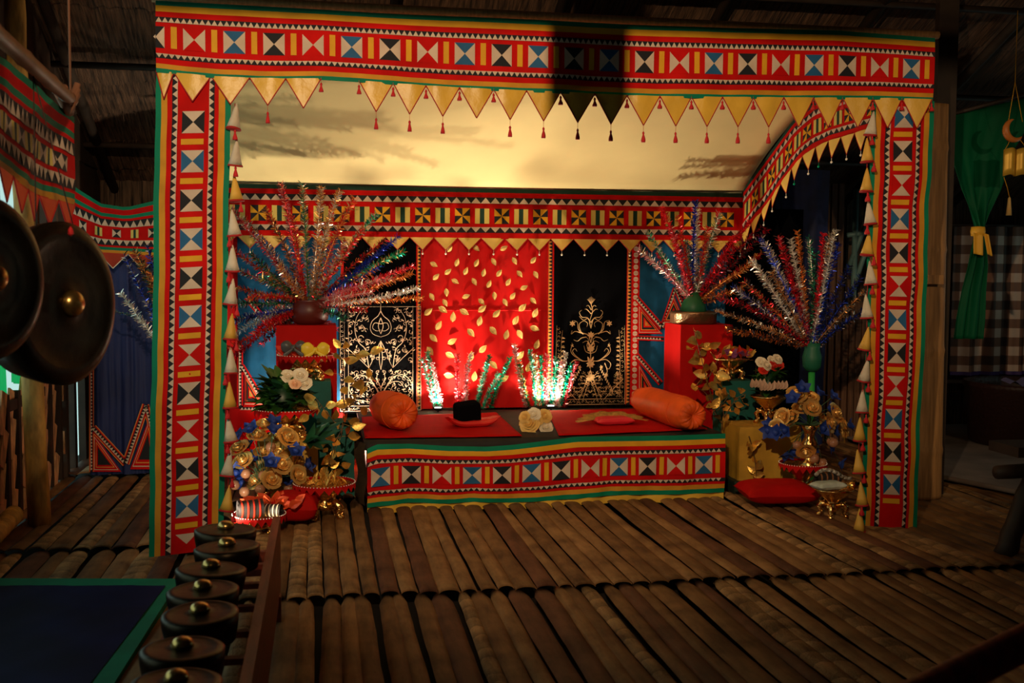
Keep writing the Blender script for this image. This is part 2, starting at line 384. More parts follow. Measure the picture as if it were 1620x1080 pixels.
# ================================================================ PATCHWORK BANNERS
BM = [RED, BLACK, WHT, BLUE, GRN, YEL, OCH, DGRN]
S1 = [(0, .065, 4), (.065, .15, 5), (.15, .36, 0), (.36, .66, 0), (.66, .875, 0), (.875, .94, 6), (.94, 1, 4)]
S2 = [(0, .085, 7), (.085, .32, 0), (.32, .72, 0), (.72, 1, 0)]
def banner(mb, P, L, seq, first, pitch, scheme=S1, tri=.022, trirows=((.225, .30), (.735, .80)), sq=(.36, .66), H=.33, bars=True, ds=.045, lift=.003):
    n = max(4, int(L/ds))
    for a, b, mi in scheme: mb.sheet(lambda u, v: P(u*L, a+(b-a)*v, 0), n, 2, mi)
    def poly(pts, mi, k=1): mb.add([P(x, t, lift*k) for x, t in pts], [tuple(range(len(pts)))], mi)
    for r, (a, b) in enumerate(trirows):
        m_ = int(L/ds*.8); mb.sheet(lambda u, v: P(u*L, a+(b-a)*v, lift*.6), n, 1, 1)
        k = 0; x = .001
        while x+tri < L:
            if r == 0: poly([(x, b), (x+tri, b), (x+tri/2, a+.006)], 2, 1.4)
            else: poly([(x, a), (x+tri, a), (x+tri/2, b-.006)], 2, 1.4)
            x += tri
    a, b = sq; hs = (b-a)*H/2; t0 = (a+b)/2
    for i, c in enumerate(seq):
        x = first+i*pitch
        if x > L-.004 or x < -hs+.01: continue
        if c in 'krb':
            mi = {'k': 1, 'r': 0, 'b': 3}[c]; xl, xr = max(0, x-hs), min(L, x+hs)
            if xl >= xr: continue
            poly([(xl, a), (xr, a), (max(0, x), t0)], mi); poly([(xl, b), (xr, b), (max(0, x), t0)], mi)
            if x-hs >= -.001: poly([(xl, a), (x, t0), (xl, b)], 2)
            if x+hs <= L+.001: poly([(xr, a), (x, t0), (xr, b)], 2)
            if bars and x+pitch/2+.015 < L: poly([(x+pitch/2-.0135, a-.005), (x+pitch/2+.0135, a-.005), (x+pitch/2+.0135, b-.005), (x+pitch/2-.0135, b-.005)], 5)
        elif c == 'p':
            xl, xr = max(0, x-hs), min(L, x+hs)
            pts = [(xl, a), (x, a), (xr, a), (xr, t0), (xr, b), (x, b), (xl, b), (xl, t0)]
            for q in range(8): poly([(x, t0), pts[q], pts[(q+1) % 8]], 5 if q % 2 else 1)
        elif c == 's':
            e = hs*.95
            for q0, q1, mi in ((-e, -e*.32, 8), (-e*.32, e*.32, 7), (e*.32, e, 8)):
                l_, r2 = max(0, x+q0), min(L, x+q1)
                if l_ < r2: poly([(l_, a), (r2, a), (r2, b), (l_, b)], mi)
BM.append(mat('straw_yellow_cotton', (.66, .50, .12), .65))

def tassel(p, parent, L=.055, cord=.03, col=TASS, wide=.011):
    mb = MB(); p = V(p)
    mb.tube([p, p-V((0, 0, cord))], .0012, 4)
    q = p-V((0, 0, cord)); k = len(mb.v)
    mb.lathe([(.001, 0), (.004, -.004), (.0055, -.010), (.004, -.016), (wide*.75, -.03), (wide, -L*.8), (wide*1.05, -L), (.002, -L*.96)], q, 8, wob=lambda a, i: 1+.18*sin(a*4+i))
    return mb.build('tassel', col, parent)
def pennant(a, b, tip, parent, M, cordM=CORD, tas=None, seed=0, bulge=.012, nrm=V((0, -1, 0)), name='pennant', cr=.003):
    a, b, tip = V(a), V(b), V(tip); mb = MB()
    n = 9; vs = []; idx = {}
    for i in range(n+1):
        for j in range(n+1-i):
            s, t = i/n, j/n                       # barycentric: b=s, tip=t
            q = a*(1-s-t)+b*s+tip*t
            w_ = (1-s-t)*s*4+(s+(1-s-t))*t
            q = q+nrm*(bulge*(w_*.8+.3*sin(seed*3+s*9+t*4)*(1-t)*.6))
            # sides hollow in a little
            idx[i, j] = len(vs); vs.append(q)
    fs = []
    for i in range(n):
        for j in range(n-i):
            fs.append((idx[i, j], idx[i+1, j], idx[i, j+1]))
            if i+j < n-1: fs.append((idx[i+1, j], idx[i+1, j+1], idx[i, j+1]))
    mb.add(vs, fs, 0, True)
    mb.tube([vs[idx[0, j]] for j in range(n+1)], cr, 5, 1); mb.tube([vs[idx[n-j, j]] for j in range(n+1)], cr, 5, 1)
    o = mb.build(name, [M, cordM], parent)
    if tas is not None: tassel(tip, o, **tas)
    return o

# ---- front beam banner
YF = 5.336
TOPE = [(247, 1), (440, 11), (620, 22), (780, 28), (880, 33), (1000, 39), (1150, 44), (1320, 48), (1479, 60)]
BOTE = [(249, 115), (350, 125), (440, 127), (520, 127), (600, 133), (700, 140), (800, 145), (880, 148), (1000, 154), (1100, 156), (1250, 157), (1400, 158), (1476, 160)]
XL, XR = ay(247, 60, YF).x, ay(1478, 110, YF).x
BL = XR-XL
def u_of(x, v=100):  # pixel column of a world x on the front plane
    lo, hi = -200., 1900.
    for _ in range(26):
        md = (lo+hi)/2
        if ay(md, v, YF).x < x: lo = md
        else: hi = md
    return lo
_tab = []
for i in range(161):
    x = XL+BL*i/160; u = u_of(x); _tab.append((x, ay(u, interp(TOPE, u), YF).z, ay(u, interp(BOTE, u), YF).z))
TT = [(a, b) for a, b, c in _tab]; TB = [(a, c) for a, b, c in _tab]
def Pbeam(s, t, lift):
    x = XL+s; zt, zb = interp(TT, x), interp(TB, x)
    return V((x, YF-lift-.010*noise1(s*4.2, 1)*(.3+t)-.004*sin(s*19+t*2)*t-.006*sin(t*pi), zt+(zb-zt)*t))
root = thing('beam_banner', 'long patchwork banner of bow-tie squares across the top of the canopy front', 'banner', (XL+BL/2, YF, 2.3))
mb = MB(); sc = [250, 308, 373, 436, 497, 560, 622, 681, 739, 795, 852, 910, 967, 1023, 1075, 1127, 1180, 1232, 1286, 1337, 1389, 1441]
pitch = (ay(1441, 100, YF).x-ay(308, 100, YF).x)/20
banner(mb, Pbeam, BL, 'krbkrbkrbkbkbkrbkrbkrb', ay(308, 100, YF).x-pitch-XL, pitch, H=.335, tri=.028)
mb.build('banner_cloth', BM, root)
JN = [247, 275, 334, 395, 452, 508, 568, 622, 674, 727, 781, 833, 887, 941, 992, 1044, 1094, 1143, 1192, 1240, 1287, 1333, 1381, 1427, 1474]
TIPY = {300: 163, 361: 165, 425: 170}
TT_ = [425, 588, 646, 701, 807, 865, 915, 965, 1018, 1071, 1120, 1167, 1218]; TJ = [508, 568, 622, 674, 727, 781, 887, 941, 992, 1044, 1094, 1143, 1192, 1240, 1287, 1333, 1381, 1427, 1474]
for i, (a, b) in enumerate(zip(JN, JN[1:])):
    if a == 508: continue
    za, zb = interp(BOTE, a)-3, interp(BOTE, b)-3; tx = (a+b)/2
    ty = 44 if i > 3 else 40
    A_, B_ = ay(a, za, YF), ay(b, zb, YF); T_ = ay(tx+(-2 if i == 0 else 0), (za+zb)/2+ty+3, YF-.012)
    pn = pennant(A_, B_, T_, root, SATIN, tas=dict() if any(abs(tx-q) < 9 for q in TT_) else None, seed=i)
for u in TJ:
    tassel(ay(u, interp(BOTE, u)-4, YF-.016), root, .045, .022, wide=.012)
# wooden top pole and frame posts of the canopy
g = MB(); a = ay(240, -4, YF+.03); b = ay(1484, 56, YF+.03)
g.tube([a.lerp(b, i/12) for i in range(13)], .022, 8)
tag(g.build('canopy_top_pole', WOODT, None, a), 'thin wooden pole along the top edge of the canopy front banner', 'pole')

# ---- column banners
def column(ul, vt, ur, vb, ulb, urb, seq, v_first, vp, name_label, Y=YF+.015, group=None):
    TLp, TRp, BLp, BRp = ay(ul, vt, Y), ay(ur, vt, Y), ay(ulb, vb[0], Y), ay(urb, vb[1], Y)
    Lh = ((TLp-BLp).length+(TRp-BRp).length)/2; W_ = (TRp-TLp).length
    def P(s, t, lift):
        f = s/Lh; l = TLp.lerp(BLp, f); r2 = TRp.lerp(BRp, f); q = l.lerp(r2, t)
        return V((q.x+.004*noise1(s*3, ul), Y-lift-.008*noise1(s*3.1+t, ul*.1)-.01*sin(t*pi)-.003*sin(s*21), q.z))
    root = thing('column_banner', name_label, 'banner', ((BLp+BRp)/2))
    mb = MB(); S = [(0, .075, 4), (.075, .155, 6), (.155, .36, 0), (.36, .66, 0), (.66, .84, 0), (.84, .925, 6), (.925, 1, 4)]
    banner(mb, P, Lh, seq, v_first, vp, S, .037, ((.22, .295), (.715, .785)), (.355, .655), W_)
    mb.build('banner_cloth', BM, root)
    return root, P, Lh
z194 = ay(305, 194, YF).z; z862 = ay(292, 862, YF).z; ztop = ay(305, 118, YF).z
colL, PL_, LhL = column(247, 118, 366, (882, 866), 235, 353, 'kbkbkrkrkbrkb'[:0]+'kbkbkbrkrkbr', ztop-z194, (z194-z862)/11, 'tall patchwork banner covering the left canopy post')
z240 = ay(1424, 240, YF).z; z819 = ay(1412, 819, YF).z; ztop = ay(1424, 160, YF).z
colR, PR_, LhR = column(1378, 160, 1478, (831, 836), 1363, 1450, 'bkrbkrbkrbkb'+'', ztop-z240-(z240-z819)/11, (z240-z819)/11, 'tall patchwork banner covering the right canopy post')
for u, lab, h in ((305, 'dark post inside the left banner column', 2.62), (1424, 'dark post inside the right banner column', 2.5)):
    q = ay(u, 600, YF+.07); q.x += .04 if u > 900 else 0; g = MB(); g.box((q.x, YF+.08, h/2), (.09, .08, h))
    tag(g.build('canopy_post', WOODD, None, V((q.x, YF+.08, 0))), lab, 'post')

# ---- strings of cloth cones down the inner edges
YW = mat('yellow_cone_cloth', (.72, .40, .06), .6, vary=.1); CWHT = mat('cream_cone_cloth', (.66, .55, .42), .8, vary=.12, bump=.3)
def cones(lst, label, group):
    pts = [ay(u, v, YF-.01) for u, v, c in lst]
    root = thing('cone_garland', label, 'garland', pts[-1])
    g = MB(); g.tube([p+V((0, .0, .06)) for p in pts]+[pts[-1]-V((0, 0, .07))], .002, 4); g.build('string', CORD, root)
    for i, (p, (u, v, c)) in enumerate(zip(pts, lst)):
        tl = Matrix.Rotation(sr(-.16, .16), 3, 'Y') @ Matrix.Rotation(sr(-.1, .1), 3, 'X'); mb = MB(); k = 1 if v < 1000 else .6
        mb.lathe([(.003, .062), (.012, .03), (.023, -.02), (.034, -.062), (.030, -.060)], p, 18, 0, wob=lambda a, j: 1+.10*sin(a*3+i)*(j/4), rot=tl)
        mb.lathe([(.0355, -.067), (.0365, -.062), (.034, -.058)], p, 18, 1, wob=lambda a, j: 1+.10*sin(a*3+i), rot=tl)
        o = mb.build('cloth_cone', [CWHT if c == 'w' else YW, CORD], root)
        tassel(p+V((sr(-.025, .03), -.02, -.055)), o, .05, .012, wide=.013)
cones([(372, 183, 'w'), (373, 241, 'w'), (372, 297, 'y'), (369, 352, 'w'), (368, 408, 'w'), (367, 461, 'w'), (366, 516, 'y'), (365, 570, 'w'), (363, 624, 'y'), (363, 678, 'w'), (362, 732, 'w'), (361, 787, 'y')],
      'string of cream and yellow cloth cones beside the left banner column', None)
cones([(1380, 195, 'w'), (1372, 237, 'y'), (1371, 284, 'y'), (1375, 336, 'w'), (1373, 385, 'y'), (1377, 431, 'w'), (1371, 484, 'w'), (1371, 535, 'y'), (1370, 585, 'w'), (1364, 634, 'w'), (1360, 678, 'y'), (1358, 729, 'y'), (1363, 780, 'y'), (1360, 822, 'y')],
      'string of cream and yellow cloth cones beside the right banner column', None)

# ---- canopy ceiling cloth, back and right valances
YB = 7.69
zb = ay(800, 299, YB).z
def Pceil(u, v):
    x = XL+.02+(3.10-XL-.02)*u; f = v
    zf = 2.44+.03*u; q = zb+.004+(2.61-zb)*(1-(1-f)**2.3)
    sag = 0-.012*sin(pi*u)*(1-f)+.006*noise1(u*9, 2)*(1-abs(2*f-1))
    return V((x, YB-.0-(YB-YF-.05)*f, q+sag))
g = MB(); g.solid_sheet(Pceil, 40, 24, .003)
tag(g.build('ceiling_cloth', CEIL, None, V((1.2, 6.5, 2.3))), 'cream yellow cloth stretched as the sloping canopy ceiling', 'cloth')
xb0, xb1 = ay(330, 330, YB).x, 3.10
def Pback(s, t, lift):
    x = xb0+s; z = zb-.012*noise1(s*1.3, 4)*0+.354*0
    return V((x, YB-.03-lift-.012*noise1(s*5, 3)*t-.004*sin(s*22)*t, zb-.36*t))
root = thing('back_valance', 'patchwork valance with pinwheel squares along the rear of the canopy', 'banner', ((xb0+xb1)/2, YB, zb-.36))
mb = MB(); Lb = xb1-xb0; p0 = ay(605+62.5*0, 335, YB-.03).x
pp = (ay(855, 335, YB-.03).x-ay(605, 335, YB-.03).x)/4/2
k0 = int((p0-xb0)/pp); seq = ''.join('p' if (i-k0) % 2 == 0 else 's' for i in range(int(Lb/pp)+2))
banner(mb, Pback, Lb, seq, p0-xb0-k0*pp, pp, S2, .070, ((.18, .30), (.77, .88)), (.40, .70), .36, False)
mb.build('valance_cloth', BM, root)
# small yellow flags with a bead on the tip
def beadflag(a, b, tip, parent, seed, nrm=V((0, -1, 0)), bead=PEARL):
    o = pennant(a, b, tip, parent, PALEY, CORD, None, seed, .008, nrm, cr=.0022)
    g = MB(); t = V(tip); g.tube([t, t-V((0, 0, .02))], .0015, 4); g.lathe([(.0005, .008), (.006, .004), (.008, 0), (.006, -.005), (.0005, -.009)], t-V((0, 0, .026)), 8); g.build('bead', bead, o)
fx = (ay(935, 380, YB-.03).x-ay(563, 380, YB-.03).x)/10
x = xb0+.02; i = 0
while x < xb1-.02:
    zt = zb-.355; beadflag((x, YB-.036, zt), (min(x+fx, xb1), YB-.036, zt), (x+fx/2+sr(-.006, .006), YB-.045, zt-.088), root, i); x += fx; i += 1
# right side valance, sagging towards the front
XS = 3.10
T1 = [(1175, 300), (1215, 245), (1255, 190), (1290, 160), (1340, 142), (1390, 132)]
B1 = [(1175, 372), (1205, 334), (1225, 306), (1262, 256), (1285, 236), (1310, 223), (1345, 213), (1390, 199)]
tb = []
for u in range(1160, 1400, 5):
    a = ax(u, interp(T1, u), XS); tb.append((-a.y, a.z))
tb2 = []
for u in range(1160, 1400, 5):
    a = ax(u, interp(B1, u), XS); tb2.append((-a.y, a.z))
Yend = 5.52
def Pside(s, t, lift):
    y = YB-.03-s; zt = interp(tb, -y); z2 = interp(tb2, -y)
    return V((XS-lift-.01*noise1(s*4, 8)*t, y, zt+(z2-zt)*t))
root = thing('side_valance', 'patchwork valance sagging along the right side of the canopy', 'banner', (XS, 6.5, 2.0))
mb = MB(); Ls = YB-.03-Yend
banner(mb, Pside, Ls, 'spspspspspspspspsp', .09, pp*.98, S2, .070, ((.18, .30), (.77, .88)), (.40, .70), .36, False)
mb.build('valance_cloth', BM, root)
for i in range(int(Ls/fx)):
    a, b = Pside(i*fx, 1, .004), Pside(i*fx+fx, 1, .004); t = (a+b)/2+V((sr(-.03, .0), sr(-.01, .01), -.115))
    beadflag(a, b, t, root, i, V((-1, 0, 0)), PEARL if i not in (5, 7) else mat('green_bead', (.0, .55, .3), .2))
# ================================================================ HANGINGS BEHIND THE BED
YH = 7.73
def hang(name, label, ul, ur, vtop, vbot, M, Y=YH, wr=.006, seed=0, nx=24, ny=20, cat='cloth', ptop=None):
    a, b = ay(ul, vbot, Y), ay(ur, vbot, Y); zt = ay((ul+ur)/2, vtop, Y).z; zbm = (a.z+b.z)/2
    root = thing(name, label, cat, ((a.x+b.x)/2, Y, zbm))
    def P(u, v, lift=0.):
        x = a.x+(b.x-a.x)*u; z = zt+(zbm-zt)*v
        return V((x, Y-lift+wr*noise1(u*9+seed, seed)*(.4+v)+wr*.7*noise1(v*6+u*4, seed+3), z))
    mb = MB(); mb.sheet(P, nx, ny, 0); mb.build('cloth', M, root)
    return root, P, (a.x, b.x, zt, zbm)
HRED = mat('red_satin_hanging', (.58, .006, .006), .6, vary=.12, scale=3, bump=.3, bscale=4, spec=.12)
rootR, PR, ext = hang('leaf_hanging', 'bright red hanging scattered with gold leaves at the centre rear', 664, 869, 300, 645, HRED, wr=.010, seed=2, nx=40, ny=50)
for v in (.545,):
    g = MB(); g.sheet(lambda u, t: PR(.02+.95*u, v+.006*t, .003+.006*sin(pi*t)), 30, 3); g.build('fold', HRED, rootR)
LV = [(577,104),(709,103),(849,103),(497,185),(613,175),(711,177),(798,172),(902,168),(997,163),(568,221),(657,218),(747,226),(825,228),(928,233),(1009,237),(508,247),(604,270),(700,272),(774,283),(871,273),(950,301),(560,326),(487,348),(659,345),(801,343),(893,343),(553,378),(736,372),(855,376),(996,367),(740,407),(469,422),(542,412),(650,424),(812,431),(942,401),(1006,428),(593,448),(908,465),(727,469),(521,491),(1003,506),(683,528),(795,518),(861,537),(929,536),(495,555),(589,571),(1014,586),(743,609),(578,641),(932,640),(683,645),(478,620),(797,690),(573,743),(700,747),(851,757),(972,700)]
ANG = [60,-40,30,-30,70,65,-60,-60,50,40,65,75,55,-50,-60,45,-30,-60,65,60,25,-85,-60,20,-85,55,-60,-45,-60,-45,40,40,-35,-30,45,45,65,85,60,75,60,-20,-50,-50,75,-60,-45,30,70,45,-30,50,80,-55,-45,-12,80,30,70]
for (cx, cy), a in zip(LV, ANG):
    c = ay(530+cx/3.177, 360+cy/3.177, YH-.016); s = .037 if cy < 380 else .045; a = radians(a)
    d = V((cos(a), 0, sin(a)))*s*.85; mb = MB()
    mb.leaf(c-d, c+d, s*.95, up=V((0, -1, 0)), cup=.10, n=6, smooth=True); mb.tube([c-d*.9+V((0, -.003, 0)), c+V((0, -.009, 0)), c+d*.9+V((0, -.003, 0))], .0012, 4)
    mb.build('gold_leaf', mat('satin_gold_leaf', (.92, .62, .22), .42, .5, vary=.25, scale=40), rootR)

THREAD = mat('gold_thread', (.72, .46, .22), .5, .35); THREADLIT = mat('lit_gold_thread', (.80, .58, .40), .5, .3)  # second thread is the same gold, paled to carry the floodlight glow
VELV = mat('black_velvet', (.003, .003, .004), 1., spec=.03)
class Emb:
    """flat raised embroidery drawn on a hanging: coordinates in metres, x sideways from the centre, z up from the hem"""
    def __init__(s, cx, z0, Y): s.mb = MB(); s.cx = cx; s.z0 = z0; s.Y = Y
    def rib(s, pts, w_=.004, mirror=True, taper=True):
        pts = [V((p[0], p[1])) for p in pts]; out = []
        for i in range(len(pts)-1):        # Catmull-Rom
            p0, p1, p2, p3 = pts[max(i-1, 0)], pts[i], pts[i+1], pts[min(i+2, len(pts)-1)]
            for k in range(4):
                t = k/4; out.append(.5*((2*p1)+(p2-p0)*t+(2*p0-5*p1+4*p2-p3)*t*t+(3*p1-p0-3*p2+p3)*t**3))
        out.append(pts[-1])
        for sg in ((1, -1) if mirror else (1,)):
            vs = []; n = len(out)
            for i, p in enumerate(out):
                t = out[min(i+1, n-1)]-out[max(i-1, 0)]; t = t.normalized() if t.length > 0 else V((1, 0)); q = V((-t.y, t.x))
                ww = w_/2*(1-.7*(i/(n-1)) if taper else 1)
                for e in (-1, 0, 1): vs.append((s.cx+sg*(p.x+q.x*ww*e), s.Y-(.003 if e == 0 else .0008), s.z0+p.y+q.y*ww*e))
            s.mb.add(vs, [(3*i+k, 3*i+k+1, 3*i+4+k, 3*i+3+k) for i in range(n-1) for k in (0, 1)], 0, True)
    def spiral(s, x, z, r, a0, turns=.9, sg=1, w_=.0035, mirror=True):
        s.rib([(x+r*(1-.72*t/8)*cos(a0+sg*turns*2*pi*t/8), z+r*(1-.72*t/8)*sin(a0+sg*turns*2*pi*t/8)) for t in range(9)], w_, mirror)
    def leaf(s, x, z, a, L, w_=.012, mirror=True):
        for sg in ((1, -1) if mirror else (1,)):
            n = 6; vs = []
            for i in range(n+1):
                f = i/n; ww = w_/2*sin(pi*min(1, f*.95+.04)); cx = x+cos(a+.35*f)*L*f; cz = z+sin(a+.35*f)*L*f; q = (-sin(a), cos(a))
                for e in (-1, 0, 1): vs.append((s.cx+sg*(cx+q[0]*ww*e), s.Y-(.003 if e == 0 else .0008), s.z0+cz+q[1]*ww*e))
            s.mb.add(vs, [(3*i+k, 3*i+k+1, 3*i+4+k, 3*i+3+k) for i in range(n) for k in (0, 1)], 0, True)
    def flower(s, x, z, r, n=5, mirror=True):
        for k in range(n): s.leaf(x, z, 2*pi*k/n+.3, r, r*.5, mirror)
# right black hanging with the gold tree
rootB, PB_, (bx0, bx1, bzt, bzb) = hang('tree_hanging', 'black velvet hanging embroidered with a gold flowering tree at the rear right', 874, 993, 300, 641, VELV, wr=.003, seed=5)
K = .0014333
E1 = Emb((bx0+bx1)/2-.005, bzb, YH-.012)
def T(x, y): return (x*K, (872-y)*K)
def tr(*p, w_=.006, m=True): E1.rib([T(*q) for q in p], w_, m)
tr((0, 345), (8, 380), (0, 410), (-8, 440), (0, 470), m=False)
for k in range(-3, 4): E1.rib([T(0, 345), T(k*5, 325), T(k*7, 305+abs(k)*5)], .005, False)
tr((0, 375), (14, 352), (26, 356)); tr((0, 395), (22, 372), (34, 372)); tr((0, 440), (20, 415), (48, 412), (62, 388), (50, 376))
tr((0, 470), (14, 420), (40, 428), (62, 408)); tr((0, 545), (14, 505), (50, 490), (62, 450), (38, 432), (18, 444), (22, 462))
tr((40, 500), (66, 476), (72, 440), (92, 430)); E1.flower(*T(98, 445), .024, 6); tr((50, 494), (84, 486), (104, 500), (100, 482))
tr((24, 515), (50, 520), (70, 536), (92, 528)); tr((0, 560), (20, 536), (44, 545)); tr((0, 590), (20, 560), (12, 530), (26, 515)); tr((0, 600), (26, 590), (36, 560))
tr((0, 635), (36, 640), (72, 618), (96, 590), (84, 575), (72, 590)); tr((50, 634), (90, 610), (106, 585), (98, 556), (100, 545)); E1.flower(*T(98, 560), .014, 4)
tr((40, 640), (80, 632), (108, 655), (98, 682), (80, 668)); tr((76, 650), (90, 690), (84, 712)); E1.flower(*T(84, 714), .018, 6); E1.flower(*T(58, 672), .016, 5)
tr((0, 560), (0, 700), m=False, w_=.008); E1.flower(*T(0, 505), .028, 7, False); E1.flower(*T(0, 575), .03, 8, False); E1.flower(*T(0, 655), .034, 8, False); E1.flower(*T(0, 725), .036, 9, False)
for y in (560, 590, 640, 670): E1.leaf(*T(2, y), .7, .04, .016)
tr((0, 690), (30, 770), (62, 845), w_=.009); tr((0, 730), (22, 790), (40, 845)); tr((176, 735), (120, 790), (72, 842), w_=.008)
for y in (838, 866): tr((0, y), (60, y), (120, y), (186, y), w_=.005)
for k in range(12): E1.spiral(*T(8+k*15.5, 852), .0105, k*1.3, .8, 1 if k % 2 else -1, .0032)
# side strips
tr((186, 866), (186, 700), (182, 560), (180, 455), w_=.005); tr((158, 830), (158, 700), (156, 560), (150, 480), w_=.004)
for k in range(17): E1.spiral(*T(171-(k % 2)*3, 470+k*22), .012, k*1.9, .8, 1 if k % 2 else -1, .0034)
for k in range(13): E1.leaf(*T(156, 520+k*24), 2.4 if k % 2 else 2.9, .03, .012); E1.spiral(*T(144, 540+k*24), .010, 0, .75, 1, .003)
rr = random.Random(5)
for row in range(7):
    y = 815-row*19
    for k in range(11):
        x = 12+k*15+rr.uniform(-3, 3)
        if y < 700+abs(x-95)*.25 and not (x > 140 or x < 50): continue
        if y < 760 and 62 < x < 128: continue
        E1.spiral(*T(x, y), rr.uniform(.008, .013), rr.uniform(0, 6), .85, rr.choice((1, -1)), .0034)
        if rr.random() < .5: E1.leaf(*T(x, y), rr.uniform(0, 6), .022, .009)
for k in range(10): E1.leaf(*T(52+k*7, 690+k*13), .9, .026, .012)
E1.mb.build('embroidery', THREAD, rootB)
# left black hanging
rootK, PK_, (kx0, kx1, kzt, kzb) = hang('scroll_hanging', 'black hanging covered with brightly lit gold scrollwork at the rear left', 536, 668, 474, 652, VELV, wr=.003, seed=8, Y=YH-.01)
E1 = Emb((kx0+kx1)/2+.0, kzb, YH-.024); 
def T(x, y): return (x*K, (915-y)*K)
for xx, w_ in ((200, .004), (180, .003), (160, .004)): tr((xx, 905), (xx, 380), w_=w_)
tr((200, 384), (100, 384), (0, 384), w_=.003); tr((200, 905), (0, 905), w_=.004); tr((165, 880), (0, 880), w_=.004)
for k in range(24): E1.spiral(*T(190, 395+k*22), .010, k*2., .8, 1 if k % 2 else -1, .003)
for k in range(11): E1.spiral(*T(8+k*15, 893), .010, k*1.7, .8, 1 if k % 2 else -1, .003)
tr((0, 405), (14, 430), (42, 455), (52, 490), (38, 520), (0, 535), w_=.005); tr((0, 405), (0, 350), m=True, w_=.004); tr((0, 470), (30, 465), (40, 490), (20, 505), (0, 500), w_=.004)
tr((0, 440), (12, 480), (0, 520)); tr((0, 555), (22, 600), (45, 660), (60, 690), w_=.005); tr((0, 560), (8, 640), (0, 700)); tr((165, 590), (110, 640), (60, 690), w_=.005)
tr((60, 690), (75, 600), (110, 560), (128, 500), (120, 440), (92, 400), (60, 385), w_=.0055)
for x, y, r, a, g_ in ((80, 430, .02, 3, 1), (95, 480, .018, 0, -1), (140, 420, .02, 2, 1), (145, 470, .016, 0, 1), (100, 540, .022, 3, -1), (60, 560, .018, 1, 1), (140, 560, .022, 5, 1), (120, 600, .02, 3, 1), (75, 640, .02, 2, -1), (145, 650, .018, 0, 1), (40, 620, .016, 4, 1)):
    E1.spiral(*T(x, y), r, a, .85, g_, .0045); E1.flower(*T(x+8, y+10), .013, 4)
tr((0, 870), (20, 800), (60, 740), (110, 725), (150, 760), (155, 800), (130, 830), (95, 825), (85, 800), w_=.006)
tr((0, 830), (40, 770), (90, 760), (115, 790)); tr((0, 870), (60, 860), (120, 850), (160, 870)); tr((0, 790), (20, 740), (10, 700))
for row in range(6):
    for k in range(6):
        x = 14+k*27+rr.uniform(-6, 6); y = 862-row*30+rr.uniform(-6, 6)
        E1.spiral(*T(x, y), rr.uniform(.014, .024), rr.uniform(0, 6), .9, rr.choice((1, -1)), .0034)
        if rr.random() < .6: E1.leaf(*T(x, y), rr.uniform(0, 6), .024, .009)
for k in range(34):
    x = 14+(k % 6)*27+rr.uniform(-8, 8); y = 410+(k//6)*48+rr.uniform(-10, 10)
    if x < 62 and y < 560: continue
    a_ = rr.uniform(0, 6); E1.spiral(*T(x, y), rr.uniform(.012, .020), a_, .8, rr.choice((1, -1)), .003); E1.leaf(*T(x+6, y-4), a_+2, .024, .008)
E1.mb.build('embroidery', THREADLIT, rootK)
hang('black_cloth', 'plain black cloth hanging above the left scrollwork panel', 538, 660, 300, 478, VELV, Y=YH+.025, seed=3)

# narrow patchwork borders between the hangings
def border(name, label, uc, wpx, vt, vb, style):
    a, b = ay(uc-wpx/2, vb, YH-.02), ay(uc+wpx/2, vb, YH-.02); zt = ay(uc, vt, YH-.02).z; W_ = b.x-a.x; Lh = zt-a.z
    root = thing(name, label, 'border', ((a.x+b.x)/2, YH-.02, a.z)); mb = MB()
    P = lambda s, t, l: V((a.x+W_*t, YH-.02-l-.002*noise1(s*6, uc), zt-s))
    mb.sheet(lambda u, v: P(u*Lh, v, 0), 30, 1, 0)
    if style == 'tri':
        mb.sheet(lambda u, v: P(u*Lh, .22+.56*v, .001), 30, 1, 1); s = .002
        while s+.026 < Lh:
            mb.add([P(s, .22, .002), P(s+.026, .22, .002), P(s+.013, .74, .002)], [(0, 1, 2)], 2); s += .026
    elif style == 'both':
        mb.sheet(lambda u, v: P(u*Lh, .06+.3*v, .001), 30, 1, 1); s = .002
        while s+.026 < Lh:
            mb.add([P(s, .06, .002), P(s+.026, .06, .002), P(s+.013, .34, .002)], [(0, 1, 2)], 2); s += .026
        s = .01
        while s+.045 < Lh:
            c = s+.02; mb.add([P(c+.019*cos(a_)*1., .70+.2*sin(a_), .002) for a_ in [pi/4*k for k in range(8)]], [tuple(range(8))], 3)
            mb.add([P(c-.001, .5, .0025), P(c+.001, .5, .0025), P(c+.001, .9, .0025), P(c-.001, .9, .0025)], [(0, 1, 2, 3)], 0); s += .045
    mb.build('cloth', [RED, BLACK, mat('orange_cotton', (.75, .28, .05), .7), WHT], root)
border('patchwork_border', 'narrow black and orange triangle border between red hanging and tree panel', 869, 11, 300, 640, 'tri')
border('patchwork_border', 'double patchwork border of triangles and medallions beside the blue tapestry', 999, 20, 300, 640, 'both')
border('patchwork_border', 'narrow triangle border between the scrollwork panel and red hanging', 663, 9, 300, 648, 'tri')

